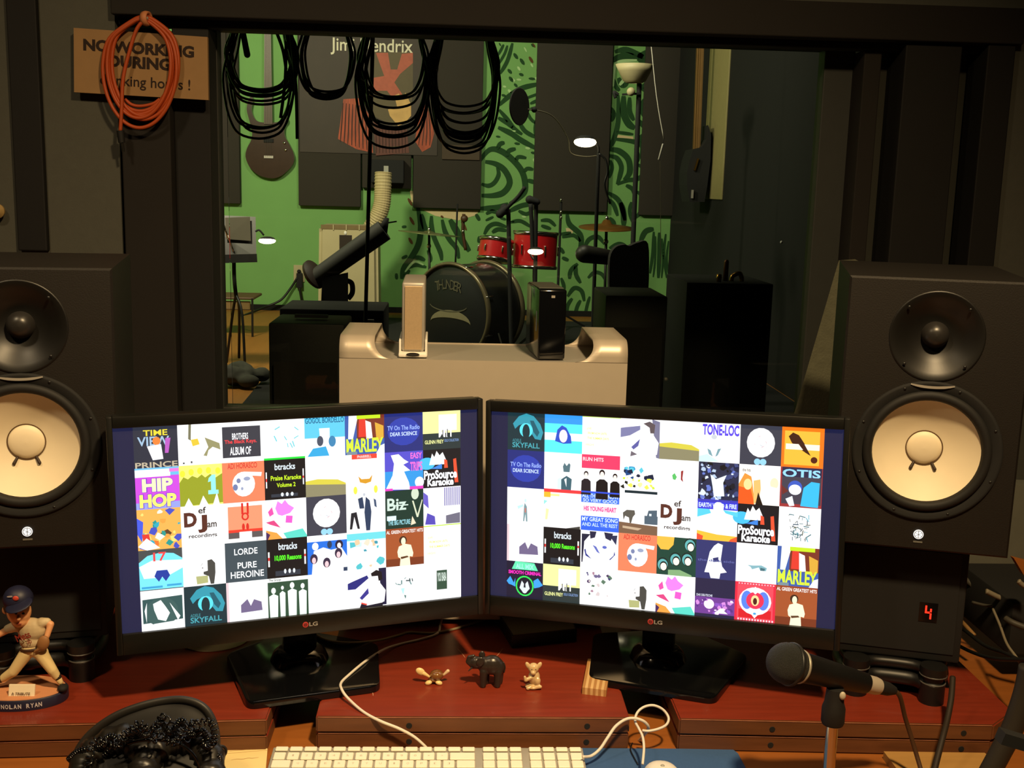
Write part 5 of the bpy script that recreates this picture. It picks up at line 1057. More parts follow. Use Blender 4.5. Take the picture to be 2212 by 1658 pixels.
# ================================================================ microphone on a desk stand
YM = 1.32
pb = A(1795, 1600, YM)
t = thing('microphone_stand', 'chrome desk microphone stand with round base and black clip, front right', 'microphone stand', (pb.x, YM, FZ))
MB().lathe([(.072, 0), (.073, .004), (.070, .010), (.02, .016), (.012, .026), (.0001, .026)], 40).build('base', M_black, t, True, auto=40)
tp_ = A(1799, 1556, YM).z-FZ
MB().cyl((0, 0, .02), (0, 0, tp_), .0078, seg=20).build('pole', M_chrome, t, True, auto=40)
m = MB(); m.lathe([(.0001, -.004), (.0135, -.004), (.0150, .0), (.0150, .018), (.0125, .026), (.011, .045), (.0001, .046)], 24, Matrix.Translation((0, 0, tp_)))
cl = A(1808, 1492, YM)-Vector((pb.x, YM, FZ))
m.caps((0, 0, tp_+.03), .0105, cl+Vector((-.003, 0, -.012)), .012)
ck = m.build('clip', M_rub, t, True, auto=40)
MB().ell((.006, -.0115, tp_+.040), (.0042, .003, .0056)).build('clip_screw', mat('pale_screw', (190, 180, 160), .4), ck, True)
b0, b1 = A(1700, 1432, YM-.012), A(1905, 1484, YM+.03)
ax = (b1-b0).normalized(); Mm = Matrix.Translation(b0) @ ax.to_track_quat('Z', 'Y').to_matrix().to_4x4()
t = thing('microphone', 'black ball headed vocal microphone held in the clip of the chrome stand', 'microphone', M=Mm)
L = (b1-b0).length
gp = [(.0001, -.0262)]+[(.0262*math.sin(a), -.0262*math.cos(a)) for a in [i*math.pi/16 for i in range(1, 9)]]+[(.0262, .003), (.0262, .008), (.021, .019)]
MB().lathe(gp, 36, close=False).build('grille', mat('grille_grey', (42, 44, 42), .6, .3, var=.35, scale=900, bump=.9, bscale=1500), t, True, auto=50)
MB().torus((0, 0, .006), .0262, .0016, None, 36, 8, 2.).build('grille_band', mat('band_dark', (46, 46, 46), .4, .5), t, True)
MB().torus((0, 0, .0205), .0205, .0014, None, 36, 8, 1.6).build('collar_ring', mat('collar_pale', (172, 166, 150), .4, .3), t, True)
MB().lathe([(.0208, .020), (.0195, .026), (.0178, .06), (.0135, .128), (.0130, .13), (.0001, .13)], 32).build('body', M_black, t, True, auto=40)
MB().lathe([(.0118, .128), (.0118, L-.012), (.0105, L-.006), (.0001, L-.006)], 24).build('plug_sleeve', M_alu, t, True, auto=40)
MB().lathe([(.0098, L-.008), (.009, L+.010), (.0055, L+.022), (.0001, L+.022)], 20).build('plug_boot', M_rub, t, True, auto=40)
e1 = b0+ax*(L+.020)
cable('microphone_cable', [e1, e1+ax*.012+Vector((0, 0, -.006)), A(1955, 1548, YM+.05), A(1968, 1590, YM+.05), A(1980, 1630, YM+.045), A(1994, 1680, YM+.03), A(2000, 1720, YM+.02)], .0032, mat('brown_cable', (74, 50, 30), .5), 'brown microphone cable hanging from the plug of the microphone')

# ================================================================ gear and cable tangle at the right
def px_cable(name, pts, Ys, r, m, label):
    P = [A(x, y, Ys[0]+(Ys[1]-Ys[0])*i/(len(pts)-1)) for i, (x, y) in enumerate(pts)]
    return cable(name, P, r, m, label)
M_cdk = mat('cable_dusty', (62, 58, 48), .6)
M_cgr = mat('cable_pale', (128, 118, 98), .6)
G = 'cables tangled beside the right speaker stand'
for i, (pts, Ys, r, m_, lb) in enumerate((
    ([(2058, 1228), (2085, 1250), (2120, 1278), (2160, 1292), (2230, 1300)], (1.886, 1.760), .0050, M_cdk, 'thick dusty cable sloping right from behind the speaker stand, uppermost of the tangle'),
    ([(2130, 1276), (2150, 1286), (2164, 1292)], (1.735, 1.735), .0045, M_cgr, 'short pale cable end in the middle of the cable tangle at the right'),
    ([(2100, 1300), (2140, 1308), (2175, 1298), (2230, 1312)], (1.785, 1.710), .0026, M_cdk, 'thin dusty cable below the thick sloping one at the right'),
    ([(2145, 1315), (2160, 1350), (2175, 1390), (2196, 1420), (2230, 1470)], (1.697, 1.509), .0022, M_cgr, 'thin pale cable falling to the lower right edge'),
    ([(2060, 1342), (2090, 1365), (2130, 1395), (2175, 1412), (2230, 1440)], (1.785, 1.509), .0032, M_cablek, 'black cable sloping over the bare brown wood at the right'),
    ([(2055, 1385), (2100, 1408), (2150, 1422), (2230, 1424)], (1.710, 1.509), .0030, M_cablek, 'black cable lying lowest across the brown wood at the right'),
    ([(2070, 1335), (2085, 1350), (2105, 1372)], (1.785, 1.735), .0036, mat('cable_tan', (140, 104, 56), .6), 'short tan cable beside the box with the red digit'),
    ([(2172, 1335), (2190, 1345), (2230, 1360)], (1.635, 1.609), .0050, M_cdk, 'thick dusty cable end at the right edge, over the black case'),
    ([(2054, 1318), (2066, 1324), (2072, 1330)], (1.760, 1.760), .0040, M_cgr, 'stubby pale plug just right of the red digit'),
    ([(2200, 1254), (2208, 1262), (2230, 1275)], (1.635, 1.635), .0040, M_cgr, 'short pale lead at the very right edge above the tangle'),
    )):
    P = [A(x, y, Ys[0]+(Ys[1]-Ys[0])*j/(len(pts)-1)) for j, (x, y) in enumerate(pts)]
    P = [Vector((v.x, v.y, max(v.z, RZ+r+.0005 if v.y > 1.48 else FZ+r))) for v in P]
    o = MB().tube(P, r, 8, 6).build('tangled_cable', m_, None, True); tag(o, lb, 'cable', G)
t = thing('equipment_case', 'black equipment case at the right edge, half under the tangled cables', 'case', (1.0, 1.72, RZ))
MB().box((.02, .07, .045), (.20, .2, .09), None, .004).build('case', M_blackm, t, True, auto=40)
for i in range(3): MB().lathe([(.0001, .008), (.006, .008), (.007, 0)], 14, Matrix.Translation((-.05+i*.05, -.03, .05)) @ RXM, close=False).build('knob', M_cdk, t, True)
o = MB().slab([(.885, 2.04), (1.2, 2.02), (1.2, 2.06), (.885, 2.08)], RZ, RZ+.2).build('upright_board', mat('grey_panel', (104, 104, 92), .8)); tag(o, 'grey upright panel behind the cable tangle at the right edge', 'panel')
a = [A(2190, 1205, 1.635), A(2230, 1215, 1.635), A(2230, 1250, 1.635), A(2212, 1242, 1.635)]
o = MB().add(a+[v+Vector((0, .012, 0)) for v in a], [(0,3,2,1),(4,5,6,7),(0,1,5,4),(1,2,6,5),(2,3,7,6),(3,0,4,7)]).build('wooden_wedge', M_desk); tag(o, 'brown wooden wedge poking in at the right edge above the cables', 'wood piece')
px_cable('hanging_cable', [(2058, 1462), (2055, 1505), (2047, 1550), (2037, 1590), (2024, 1640), (2012, 1690)], (1.471, 1.333), .0042, mat('cable_dark_brown', (38, 28, 18), .6), 'dark thick cable hanging down over the front of the right riser')
t = thing('folded_stand', 'dark slanting stand leg with a cross brace at the bottom right corner', 'stand', A(2100, 1700, 1.257))
MB().tube([A(x, y, 1.257) for x, y in ((2225, 1440), (2212, 1500), (2186, 1575), (2158, 1630), (2120, 1700))], .013, 10, 6).build('leg', mat('stand_dark', (40, 36, 28), .6, var=.15, scale=30), t, True, world=True)
MB().bar(A(2160, 1588, .99), A(2240, 1612, .99), .014, .012).build('brace', M_blackm, t, world=True)

# ================================================================ sign and orange cable on the front wall
YS = YW-.032
S4 = [A(x, y, YS) for x, y in ((159, 60), (448, 80), (450, 216), (160, 199))]
t = thing('wall_sign', 'tan wooden sign with black lettering on the wall, behind the orange cable', 'sign', ((S4[0]+S4[2])/2))
MB().add(S4+[v+Vector((0, .012, 0)) for v in S4], [(0,3,2,1),(4,5,6,7),(0,1,5,4),(1,2,6,5),(2,3,7,6),(3,0,4,7)]).build('board', mat('sign_tan', (160, 124, 80), .75, var=.12, scale=20, bump=.1), t, world=True)
ex = (S4[1]-S4[0]).normalized(); ez = Vector((0, -1, 0)).cross(ex)*-1; ez = ex.cross(Vector((0, 1, 0))); 
if ez.z < 0: ez = -ez
SWD, SHT = (S4[1]-S4[0]).length, (S4[3]-S4[0]).length
def onsign(u_, v_):
    c_ = S4[0].lerp(S4[1], u_).lerp(S4[3].lerp(S4[2], u_), v_); Mx = Matrix((ex, ez, Vector((0, -1, 0)))).transposed().to_4x4(); Mx.translation = c_+Vector((0, -.0008, 0)); return Mx
M_ink = mat('sign_ink', (40, 22, 12), .8)
MB().text('NO WORKING', onsign(.485, .25), .83*SWD, .185*SHT, bold=.045).build('lettering', M_ink, t, world=True)
MB().text('DURING', onsign(.49, .475), .47*SWD, .19*SHT, bold=.045).build('lettering', M_ink, t, world=True)
MB().text('drinking hours !', onsign(.53, .80), .68*SWD, .22*SHT, bold=.01).build('lettering', M_ink, t, world=True)
M_or = mat('orange_cable', (186, 76, 26), .5, var=.08, scale=60)
hk = A(318, 40, YS-.02)
t = thing('orange_cable_coil', 'coiled orange cable hanging over the tan sign from a wall peg', 'cable', (hk.x, YW-.05, hk.z))
rr = random.Random(3)
strands = []
for i in range(7):
    cx_ = 306+rr.uniform(-6, 6); cy0 = 32+rr.uniform(-4, 12); cy1 = (246, 250, 255, 240, 258, 276, 250)[i]; w_ = 72+rr.uniform(-8, 10)
    P = []
    for j in range(14):
        a = 2*math.pi*j/14
        x = cx_+w_*math.sin(a)*(1+.08*math.cos(a)); y = (cy0+cy1)/2-(cy1-cy0)/2*math.cos(a)
        if math.cos(a) > .7: x += (316-x)*.25
        P.append(A(x, y, YS-.014-.004*(i % 3)))
    MB().tube(P, .0042, 8, 5, True).build('loop', M_or, t, True, world=True)
MB().tube([A(x, y, YS-.026) for x, y in ((316, 40), (296, 62), (280, 110), (266, 170), (263, 230), (260, 284))], .0042, 8, 6).build('loose_end', M_or, t, True, world=True)
MB().tube([A(x, y, YS-.012) for x, y in ((270, 214), (285, 226), (305, 229), (330, 224), (345, 214))], .0035, 8, 6).build('loose_end', M_or, t, True, world=True)
MB().cyl(A(260, 282, YS-.026), A(263, 308, YS-.026), .0085, .0075).build('plug_body', M_rub, t, True, auto=40, world=True)
MB().cyl(A(264, 306, YS-.026), A(267, 328, YS-.026), .0035, .003).build('plug_tip', M_chrome, t, True, auto=40, world=True)
MB().torus((0, 0, 0), .013, .0035, Matrix.Translation(A(316, 40, YS-.02)) @ Matrix.Rotation(1.3, 4, 'Z') @ Matrix.Rotation(1.57, 4, 'X'), 20, 6, 2.5).build('tie', mat('tie_tan', (206, 130, 84), .6), t, True, world=True)
MB().cyl((hk.x, YW, hk.z), (hk.x, YS-.03, hk.z), .004).build('peg', M_alub, t, True, world=True)
k_ = A(3, 455, YW)
t = thing('round_peg', 'small pale knob on the wall at the left edge, above the speaker', 'knob', (k_.x, YW, k_.z))
MB().lathe([(.008, 0), (.007, .012), (.016, .018), (.017, .026), (.010, .034), (.0001, .035)], 20, RXM).build('knob', mat('knob_pale', (176, 146, 90), .5), t, True, auto=40)
# ================================================================ live room beyond the glass
def root(name, label, cat, px, py, Y, group=None):
    p = A(px, py, Y); return thing(name, label, cat, (p.x, Y, SZ), 0, group)
# ---- acoustic panels on the far wall
GP = 'dark acoustic panels on the green wall'
def apanel(x0, y0, x1, y1, lb, m=None, dep=.06, extra=None):
    p = A((x0+x1)/2, y1, YB)
    o = pbox(MB(), x0, y0, x1, y1, YB-dep-.008, dep, .008).build('sound_absorber', m or M_panel, None, True, auto=40)
    return tag(o, lb, 'acoustic panel', GP)
apanel(430, -60, 519, 440, 'dark acoustic panel at the left end of the green wall, left of the hanging bass')
apanel(641, -60, 779, 447, 'wide dark acoustic panel right of the hanging bass, above the air conditioner')
apanel(783, -60, 888, 408, 'dark acoustic panel behind the red poster, above the white hose', dep=.055)
apanel(897, -60, 1038, 452, 'dark acoustic panel right of the red poster, left of the painted eye')
apanel(1166, -60, 1311, 458, 'dark acoustic panel between the painted eye and the painted arches')
apanel(1404, -60, 1453, 466, 'dark acoustic panel at the right end of the painted wall')
o = pbox(MB(), 955, 312, 1036, 346, YB-.086, .014, .002).build('panel_strip', mat('strip_brown', (74, 60, 46), .8)); tag(o, 'brownish strip low on the panel left of the painted eye', 'strip')
trim(11, LX1-.012, LX1-.0, A(1540, 430, 8.4).z, 3.5, 8.1, 8.75, mat('pale_olive_streak', (150, 140, 92), .6))  # pale strip put in for a reflected streak of light on the wall
# ---- poster (plain stand-in shapes, its lettering kept)
t = thing('wall_poster', 'large dark music poster with red and orange shapes on the green wall', 'poster', A(800, 330, YB-.068))
YP = YB-.076
pbox(MB(), 646, 62, 944, 336, YP, .004).build('sheet', mat('poster_dark', (50, 38, 26), .6, var=.25, scale=8), t, world=True)
M_pr = mat('poster_red', (172, 84, 60), .6, var=.25, scale=30); M_po = mat('poster_orange', (164, 70, 38), .6, var=.75, scale=14, stretch=(5, 1, .6)); M_pc = mat('poster_cream', (206, 164, 96), .6, var=.3, scale=14)
def pp_(pts, m, lay, name='print'):
    q = [A(x, y, YP-.0012*lay) for x, y in pts]; n = len(q)
    MB().add(q, [tuple(range(n-1, -1, -1))]).build(name, m, t, world=True)
pp_([(806, 112), (892, 112), (892, 200), (884, 262), (850, 272), (806, 250)], mat('poster_olive', (86, 74, 44), .6), 1)
pp_([(812, 114), (838, 114), (844, 150), (858, 150), (868, 116), (892, 114), (892, 136), (864, 160), (852, 178), (870, 205), (850, 214), (836, 196), (806, 196), (806, 168), (830, 164)], M_pr, 2)
pp_([(742, 214), (776, 212), (798, 250), (806, 330), (770, 322), (730, 300)], M_po, 2)
pp_([(806, 262), (846, 276), (878, 270), (884, 330), (812, 336)], mat('poster_maroon', (96, 48, 36), .6, var=.6, scale=14, stretch=(6, 1, .6)), 2)
pp_([(916, 226), (924, 230), (938, 288), (930, 318), (912, 328), (896, 304), (902, 270)], M_po, 2)
pp_([(852, 206), (862, 202), (868, 214), (876, 200), (888, 226), (888, 250), (874, 266), (860, 272), (842, 250), (838, 236), (858, 232)], M_pc, 3)
fr_ = MB()
for i in range(9):
    x = 741+i*7; fr_.ribbon([A(x, 222+i, YP-.005), A(x-3+i*.5, 270, YP-.005), A(x-6+i*1.2, 306+i*2.5, YP-.005)], .010, smooth=3)
for i in range(10): fr_.ribbon([A(812+i*7, 282-abs(i-5), YP-.005), A(813+i*7, 330, YP-.005)], .008, smooth=2)
for i in range(4): fr_.ribbon([A(916+i*3, 236, YP-.005), A(908+i*7, 285, YP-.005), A(904+i*8, 314, YP-.005)], .008, smooth=3)
fr_.build('print', mat('poster_fringe', (58, 28, 18), .7), t, world=True)
MB().text('Jimi Hendrix', Matrix.Translation(A(803, 102, YP-.004)) @ RXM, 168*YB/FPX, 34*YB/FPX, bold=.01).build('lettering', mat('poster_white', (222, 216, 190), .6), t, world=True)
# ---- bass guitar hung on the wall
YG_ = YB-.06
t = thing('bass_guitar', 'dark brown bass guitar hanging on the green wall at the left', 'bass guitar', A(583, 384, YG_))
c2 = lambda x, y: A(440+x/3.947, 40+y/3.947, YG_)
out = [(570,1362),(470,1335),(392,1265),(356,1175),(372,1100),(405,1035),(412,960),(384,850),(366,770),(384,690),(410,658),(420,700),(408,780),(440,860),(500,885),(610,885),(650,870),(690,842),(716,850),(716,880),(690,920),(692,1000),(730,1070),(770,1160),(762,1240),(700,1310),(640,1350)]
P = spline([c2(*q) for q in out], 3, True)
n = len(P)
MB().add(P+[v+Vector((0, .045, 0)) for v in P], [tuple(range(n-1, -1, -1)), tuple(range(n, 2*n))]+[(i, (i+1) % n, (i+1) % n+n, i+n) for i in range(n)]).build('body', mat('bass_brown', (64, 46, 34), .25, var=.2, scale=20, coat=.3), t, world=True)
nk = [c2(520, -100), c2(570, -100), c2(588, 900), c2(515, 900)]
MB().add([v+Vector((0, -.012, 0)) for v in nk]+[v+Vector((0, .012, 0)) for v in nk], [(3,2,1,0),(4,5,6,7),(0,1,5,4),(1,2,6,5),(2,3,7,6),(3,0,4,7)]).build('neck', mat('neck_brown', (74, 54, 32), .4), t, world=True)
for i in range(4):
    a = .2+.2*i
    MB().tube([nk[0].lerp(nk[1], a)+Vector((0, -.016, 0)), c2(530+i*16, 1180)+Vector((0, -.012, 0))], .0009, 4, 1).build('string', M_cdk, t, world=True)
MB().box(c2(555, 1180)+Vector((0, -.006, 0)), (.08, .012, .022)).build('bridge', M_alub, t, world=True)
MB().box(c2(555, 1040)+Vector((0, -.005, 0)), (.085, .01, .03)).build('pickup', M_blackm, t, world=True)
for x, y in ((700, 1120), (690, 1060)): MB().lathe([(.0001, .012), (.01, .012), (.012, 0)], 12, Matrix.Translation(c2(x, y)) @ RXM, close=False).build('knob', M_chrome, t, True, world=True)
# ---- second guitar, edge on, on the right wall
t = thing('electric_guitar', 'guitar seen edge on against the dark right wall of the live room', 'guitar', A(1505, 430, 8.487))
MB().bar(A(1514, 60, 8.525), A(1504, 330, 8.525), .02, .055).build('neck', mat('maple', (128, 96, 54), .4, var=.15, scale=20), t, world=True)
m = MB()
for w_, q in ((-.008, .0), (.006, .0)): m.bar(A(1509+w_*300, 60, 8.474), A(1499+w_*300, 330, 8.474), .003, .003)
m.build('string', M_gold, t, world=True)
g = [(1498, 322), (1516, 318), (1528, 300), (1530, 270), (1536, 290), (1535, 345), (1528, 400), (1522, 436), (1490, 436), (1484, 400), (1484, 372), (1490, 345)]
q = [A(x, y, 8.424) for x, y in g]; n = len(q)
MB().add(q+[v+Vector((0, .30, 0)) for v in q], [tuple(range(n-1, -1, -1)), tuple(range(n, 2*n))]+[(i, (i+1) % n, (i+1) % n+n, i+n) for i in range(n)]).build('body', M_blackm, t, world=True)
MB().bar(A(1508, 342, 8.411), A(1500, 368, 8.411), .022, .012).build('pickguard', M_gold, t, world=True)
MB().bar(A(1496, 410, 8.411), A(1495, 428, 8.411), .028, .012).build('bridge', M_alub, t, world=True)
# ---- portable air conditioner with its hose
YA = 8.927
t = root('air_conditioner', 'tall cream portable air conditioner with dark control panel against the green wall', 'air conditioner', 757, 690, YA)
zt, xl, xr = A(757, 487, YA).z, A(689, 580, YA).x, A(815, 580, YA).x
xm = (xl+xr)/2; w2 = (xr-xl)/2
bm = bmesh.new(); bmesh.ops.create_cube(bm, size=1)
for v in bm.verts: v.co = Vector((v.co.x*2*w2*(1.0 if v.co.z > 0 else 1.06), v.co.y*.34, (v.co.z+.5)*(zt-SZ)))
bmesh.ops.bevel(bm, geom=list(bm.edges), offset=.03, segments=4, affect='EDGES'); bm.verts.index_update()
MB().add([v.co+Vector((xm, YA+.17, SZ)) for v in bm.verts], [tuple(v.index for v in f.verts) for f in bm.faces]).build('housing', M_cream, t, True, auto=50, world=True); bm.free()
gr_ = MB(); pbox(gr_, 693, 485, 812, 497, YA-.004, .02); gr_.build('vent_grille', mat('vent_brown', (120, 100, 62), .6), t, world=True)
for x in (720, 748, 776, 800): pbox(MB(), x-1, 485, x+1, 497, YA-.008, .01).build('vent_slat', M_cream, t, world=True)
pbox(MB(), 733, 507, 760, 552, YA-.004, .01, .002).build('control_panel', mat('panel_dark', (50, 42, 34), .4), t, world=True)
MB().ell(A(746, 503, YA), (.012, .008, .016)).build('indicator', M_white, t, True, world=True)
hp_ = spline([A(828, 372, 9.43), A(827, 410, 9.417), A(825, 440, 9.405), A(817, 466, 9.405), A(802, 492, 9.43), A(785, 520, 9.455)], 12)
rb = []
vs, fs = [], []; NS = 20
for i, c_ in enumerate(hp_):
    tg = (hp_[min(len(hp_)-1, i+1)]-hp_[max(0, i-1)]).normalized(); n1 = tg.cross(Vector((0, 1, 0))).normalized(); n2 = tg.cross(n1)
    r_ = .073 if i % 2 else .067
    for k in range(NS):
        a = 2*math.pi*k/NS; vs.append(c_+n1*r_*math.cos(a)+n2*r_*math.sin(a))
for i in range(len(hp_)-1):
    for k in range(NS): fs.append((i*NS+k, i*NS+(k+1) % NS, (i+1)*NS+(k+1) % NS, (i+1)*NS+k))
MB().add(vs, fs).build('hose', mat('hose_cream', (196, 178, 134), .6), t, world=True)
vt = pbox(MB(), 800, 344, 872, 396, YB-.215, .14, .006).build('hose_adapter', M_blackm, t, world=True)
pbox(MB(), 829, 358, 839, 374, YB-.221, .006).build('label_tag', mat('tag_grey', (170, 168, 158), .6), vt, world=True)
# ---- outlet, plug, cords
t = thing('wall_outlet', 'cream outlet plate low on the green wall, left of the air conditioner', 'outlet', A(646, 592, YB))
pbox(MB(), 634, 572, 658, 609, YB-.012, .012, .003).build('plate', M_cream, t, world=True)
t = thing('power_plug', 'black plug adapter with cords in the cream outlet', 'plug', A(647, 600, YB-.03))
pbox(MB(), 640, 590, 653, 622, YB-.055, .04, .004).build('adapter', M_blackm, t, world=True)
MB().ell(A(646, 586, YB-.04), (.018, .02, .018)).build('plug_head', M_blackm, t, True, world=True)
MB().tube([A(642, 600, YB-.05), A(628, 622, YB-.05), A(606, 648, YB-.08), A(575, 662, YB-.12), A(545, 674, YB-.3), A(520, 684, YB-.5)], .011, 6, 6).build('cord', M_cablek, t, True, world=True)
MB().tube([A(647, 622, YB-.05), A(650, 640, YB-.05), A(654, 656, YB-.05), A(664, 668, YB-.1)], .011, 6, 6).build('cord', M_cablek, t, True, world=True)
# ---- music stand with a clip lamp
M_bulb = mat('lit_lamp', (255, 244, 214), .4, emit=(255, 236, 196), estr=9.)
def cliplamp(label, px, py, Y, wpx, hpx, neck):
    k = Y/FPX; c_ = A(px, py, Y)
    t = thing('clip_lamp', label, 'lamp', c_)
    MB().ell((0, 0, 0), (wpx/2*k, wpx/2*k, hpx/2*k), 24, 12).build('bulb', M_bulb, t, True)
    MB().lathe([(wpx*.47*k, hpx*.12*k), (wpx*.40*k, hpx*.42*k), (wpx*.2*k, hpx*.62*k), (.0001, hpx*.66*k)], 24, Matrix.Translation((0, .01, hpx*.05*k))).build('shade', M_blackm, t, True)
    MB().tube([A(*q, Y+.01) for q in neck], .006, 6, 5).build('gooseneck', M_blackm, t, True, world=True)
YM_ = 6.915
t = root('music_stand', 'dark music stand with sheets at the left edge of the window', 'music stand', 520, 700, YM_)
MB().add([A(x, y, YM_+d) for x, y, d in ((410, 462, .06), (552, 468, .06), (554, 556, -.06), (410, 560, -.06))]+[A(x, y, YM_+d+.012) for x, y, d in ((410, 462, .06), (552, 468, .06), (554, 556, -.06), (410, 560, -.06))], [(0,3,2,1),(4,5,6,7),(0,1,5,4),(1,2,6,5),(2,3,7,6),(3,0,4,7)]).build('desk_plate', mat('stand_grey', (34, 31, 26), .45, var=.25, scale=10), t, world=True)
MB().bar(A(405, 561, YM_-.09), A(555, 557, YM_-.09), .012, .05).build('ledge', M_blackm, t, world=True)
MB().add([A(x, y, YM_-.0+d) for x, y, d in ((486, 470, .035), (540, 468, .035), (542, 520, -.03), (488, 516, -.03))], [(3, 2, 1, 0)]).build('sheet_music', mat('sheet_dim', (66, 60, 46), .8), t, world=True)
MB().tube([A(505, 540, YM_), A(506, 600, YM_), A(510, 640, YM_)], .012, 8, 3).build('pole', M_blackm, t, True, world=True)
MB().tube([A(478, 470, YM_-.1), A(490, 505, YM_-.1), A(503, 538, YM_-.05), A(506, 560, YM_)], .006, 8, 5).build('chrome_arm', M_chrome, t, True, world=True)
for x, y, d in ((528, 722, -.1), (488, 712, .1), (515, 700, .3)):
    MB().tube([A(510, 636, YM_), A((510+x)/2+4, (636+y)/2, YM_+d*.5), Vector((A(x, y, YM_+d).x, YM_+d, SZ+.012))], .009, 6, 4).build('leg', M_black, t, True, world=True)
cliplamp('lit clip lamp right of the music stand, lowest at left', 577, 520, 6.79, 36, 13, [(552, 500), (560, 497), (570, 508)])
t = root('low_stool', 'small dark stool with a chrome frame left behind the music stand', 'stool', 500, 690, 8.298)
pbox(MB(), 455, 640, 549, 648, 8.298, .35, .01).build('seat', mat('stool_brown', (84, 60, 36), .6), t, world=True)
for x in (464, 545):
    for d in (0., .3): MB().bar(A(x, 644, 8.298+d), Vector((A(x, 690, 8.298+d).x, 8.298+d, SZ)), .014, .014).build('leg', M_black, t, world=True)
pbox(MB(), 470, 650, 540, 668, 8.323, .03).build('crossbar', mat('stool_tan', (120, 96, 56), .6), t, world=True)
# ---- black cases at the front
t = root('amplifier', 'black amplifier box low behind the glass, left of the tower computer', 'amplifier', 655, 800, 4.212)
a, b = A(576, 700, 4.212), A(742, 700, 4.212)
MB().box(((a.x+b.x)/2, 4.401, SZ+(a.z-SZ)/2), (b.x-a.x, .3, a.z-SZ), None, .008).build('cabinet', mat('tolex_black', (24, 25, 27), .6, var=.2, scale=90, bump=.2), t, True, auto=40, world=True)
MB().box(((a.x+b.x)/2, 4.206, SZ+(a.z-SZ)*.42), (b.x-a.x-.05, .012, (a.z-SZ)*.7), None, .003).build('grille_cloth', M_foam, t, world=True)
MB().bar((a.x+.08, 4.401, a.z+.012), (b.x-.08, 4.401, a.z+.012), .03, .012).build('handle', M_blackm, t, world=True)
t = root('flight_case', 'long low black case behind the amplifier, in front of the air conditioner', 'case', 715, 740, 5.406)
a, b = A(600, 668, 5.406), A(828, 674, 5.406)
MB().box(((a.x+b.x)/2, 5.658, SZ+(a.z-SZ)/2), (b.x-a.x, .4, a.z-SZ), None, .008).build('case', M_blackm, t, True, auto=40, world=True)
for x in (a.x+.06, b.x-.06): MB().box((x, 5.403, a.z-.05), (.03, .012, .02)).build('latch', M_alub, t, world=True)
# ---- padded tube on a stand
t = root('padded_tube', 'black padded tube slanting on a dark stand in front of the air conditioner', 'instrument tube', 720, 700, 6.161)
YT = 6.098
MB().cyl(A(676, 606, YT), A(830, 497, YT), .052, .058, 24).build('sleeve', mat('sleeve_black', (54, 54, 50), .7, var=.1, scale=40), t, True, auto=40, world=True)
m = MB(); d = (A(830, 497, YT)-A(676, 606, YT)).normalized(); Mx = Matrix.Translation(A(676, 594, YT)) @ (d+Vector((0, -.5, 0))).to_track_quat('Z', 'Y').to_matrix().to_4x4()
m.lathe([(.0001, -.02), (.062, -.016), (.084, .0), (.084, .016), (.05, .03), (.0001, .03)], 28, Mx @ Matrix.Diagonal((.85, 1, 1, 1))); m.build('end_cap', mat('cap_brown', (58, 44, 36), .5), t, True, auto=40, world=True)
MB().cyl(A(826, 500, YT), A(836, 470, YT), .028, .012).build('tip', M_blackm, t, True, world=True)
MB().bar(A(832, 482, YT), A(857, 478, YT), .008, .008).build('pin', M_blackm, t, world=True)
p = A(722, 600, YT)
MB().add([A(x, y, YT-.05) for x, y in ((696, 600), (752, 588), (752, 690), (692, 692))]+[A(x, y, YT+.08) for x, y in ((696, 600), (752, 588), (752, 690), (692, 692))], [(0,3,2,1),(4,5,6,7),(0,1,5,4),(1,2,6,5),(2,3,7,6),(3,0,4,7)]).build('stand_block', M_blackm, t, world=True)
MB().tube([A(750, 606, YT), A(760, 612, YT), A(761, 632, YT), A(752, 645, YT)], .014, 8, 5).build('handle', M_blackm, t, True, world=True)
pz = A(722, 690, YT)
MB().cyl((pz.x, YT, SZ), (pz.x, YT, pz.z+.02), .05, .06).build('stand_column', M_blackm, t, True, auto=40, world=True)
# ---- stands
def pole_to_floor(m, top, bot, Y, r):
    a, b = A(*top, Y), A(*bot, Y); dd = (b-a); tt = (SZ-a.z)/dd.z; m.cyl(a+dd*tt, a, r); return a+dd*tt, a
def tripod(t, b, Y, s=.28, h=.16, mt=None):
    for k in range(3):
        a = .5+k*2.094
        MB().bar((b.x, b.y, SZ+h), (b.x+s*math.cos(a), b.y+s*math.sin(a), SZ+.016), .014, .014).build('leg', mt or M_blackm, t, world=True)
def stand(name, label, top, bot, Y, r=.010, cat='microphone stand', tri=True):
    p = A(*top, Y); q = A(*bot, Y); tt = (SZ-p.z)/(q.z-p.z); fl = p+(q-p)*tt
    t = thing(name, label, cat, (fl.x, fl.y, SZ))
    MB().cyl(fl, p, r, seg=10).build('pole', M_blackm, t, True, auto=40, world=True)
    if tri: tripod(t, fl, Y)
    return t
stand('tall_stand', 'tall thin black stand pole crossing the air conditioner', (806, 60), (790, 672), 5.092, .009)
t = stand('microphone_stand', 'black microphone stand left of the red drums, boom tilted up right', (1098, 452), (1101, 590), 6.915, .014)
MB().ell(A(1090, 452, 6.915), (.03, .03, .035)).build('clamp', M_blackm, t, True, world=True)
MB().tube([A(1086, 458, 6.89), A(1100, 444, 6.865), A(1120, 424, 6.84), A(1134, 404, 6.815)], .012, 8, 4).build('boom', M_blackm, t, True, world=True)
MB().caps(A(1080, 462, 6.89), .026, A(1092, 450, 6.89), .022).build('counterweight', M_blackm, t, True, world=True)
t = stand('microphone_stand', 'black microphone stand in front of the larger red drum', (1158, 440), (1156, 620), 6.79, .013)
MB().caps(A(1144, 431, 6.764), .025, A(1160, 436, 6.764), .02).build('microphone_head', M_blackm, t, True, world=True)
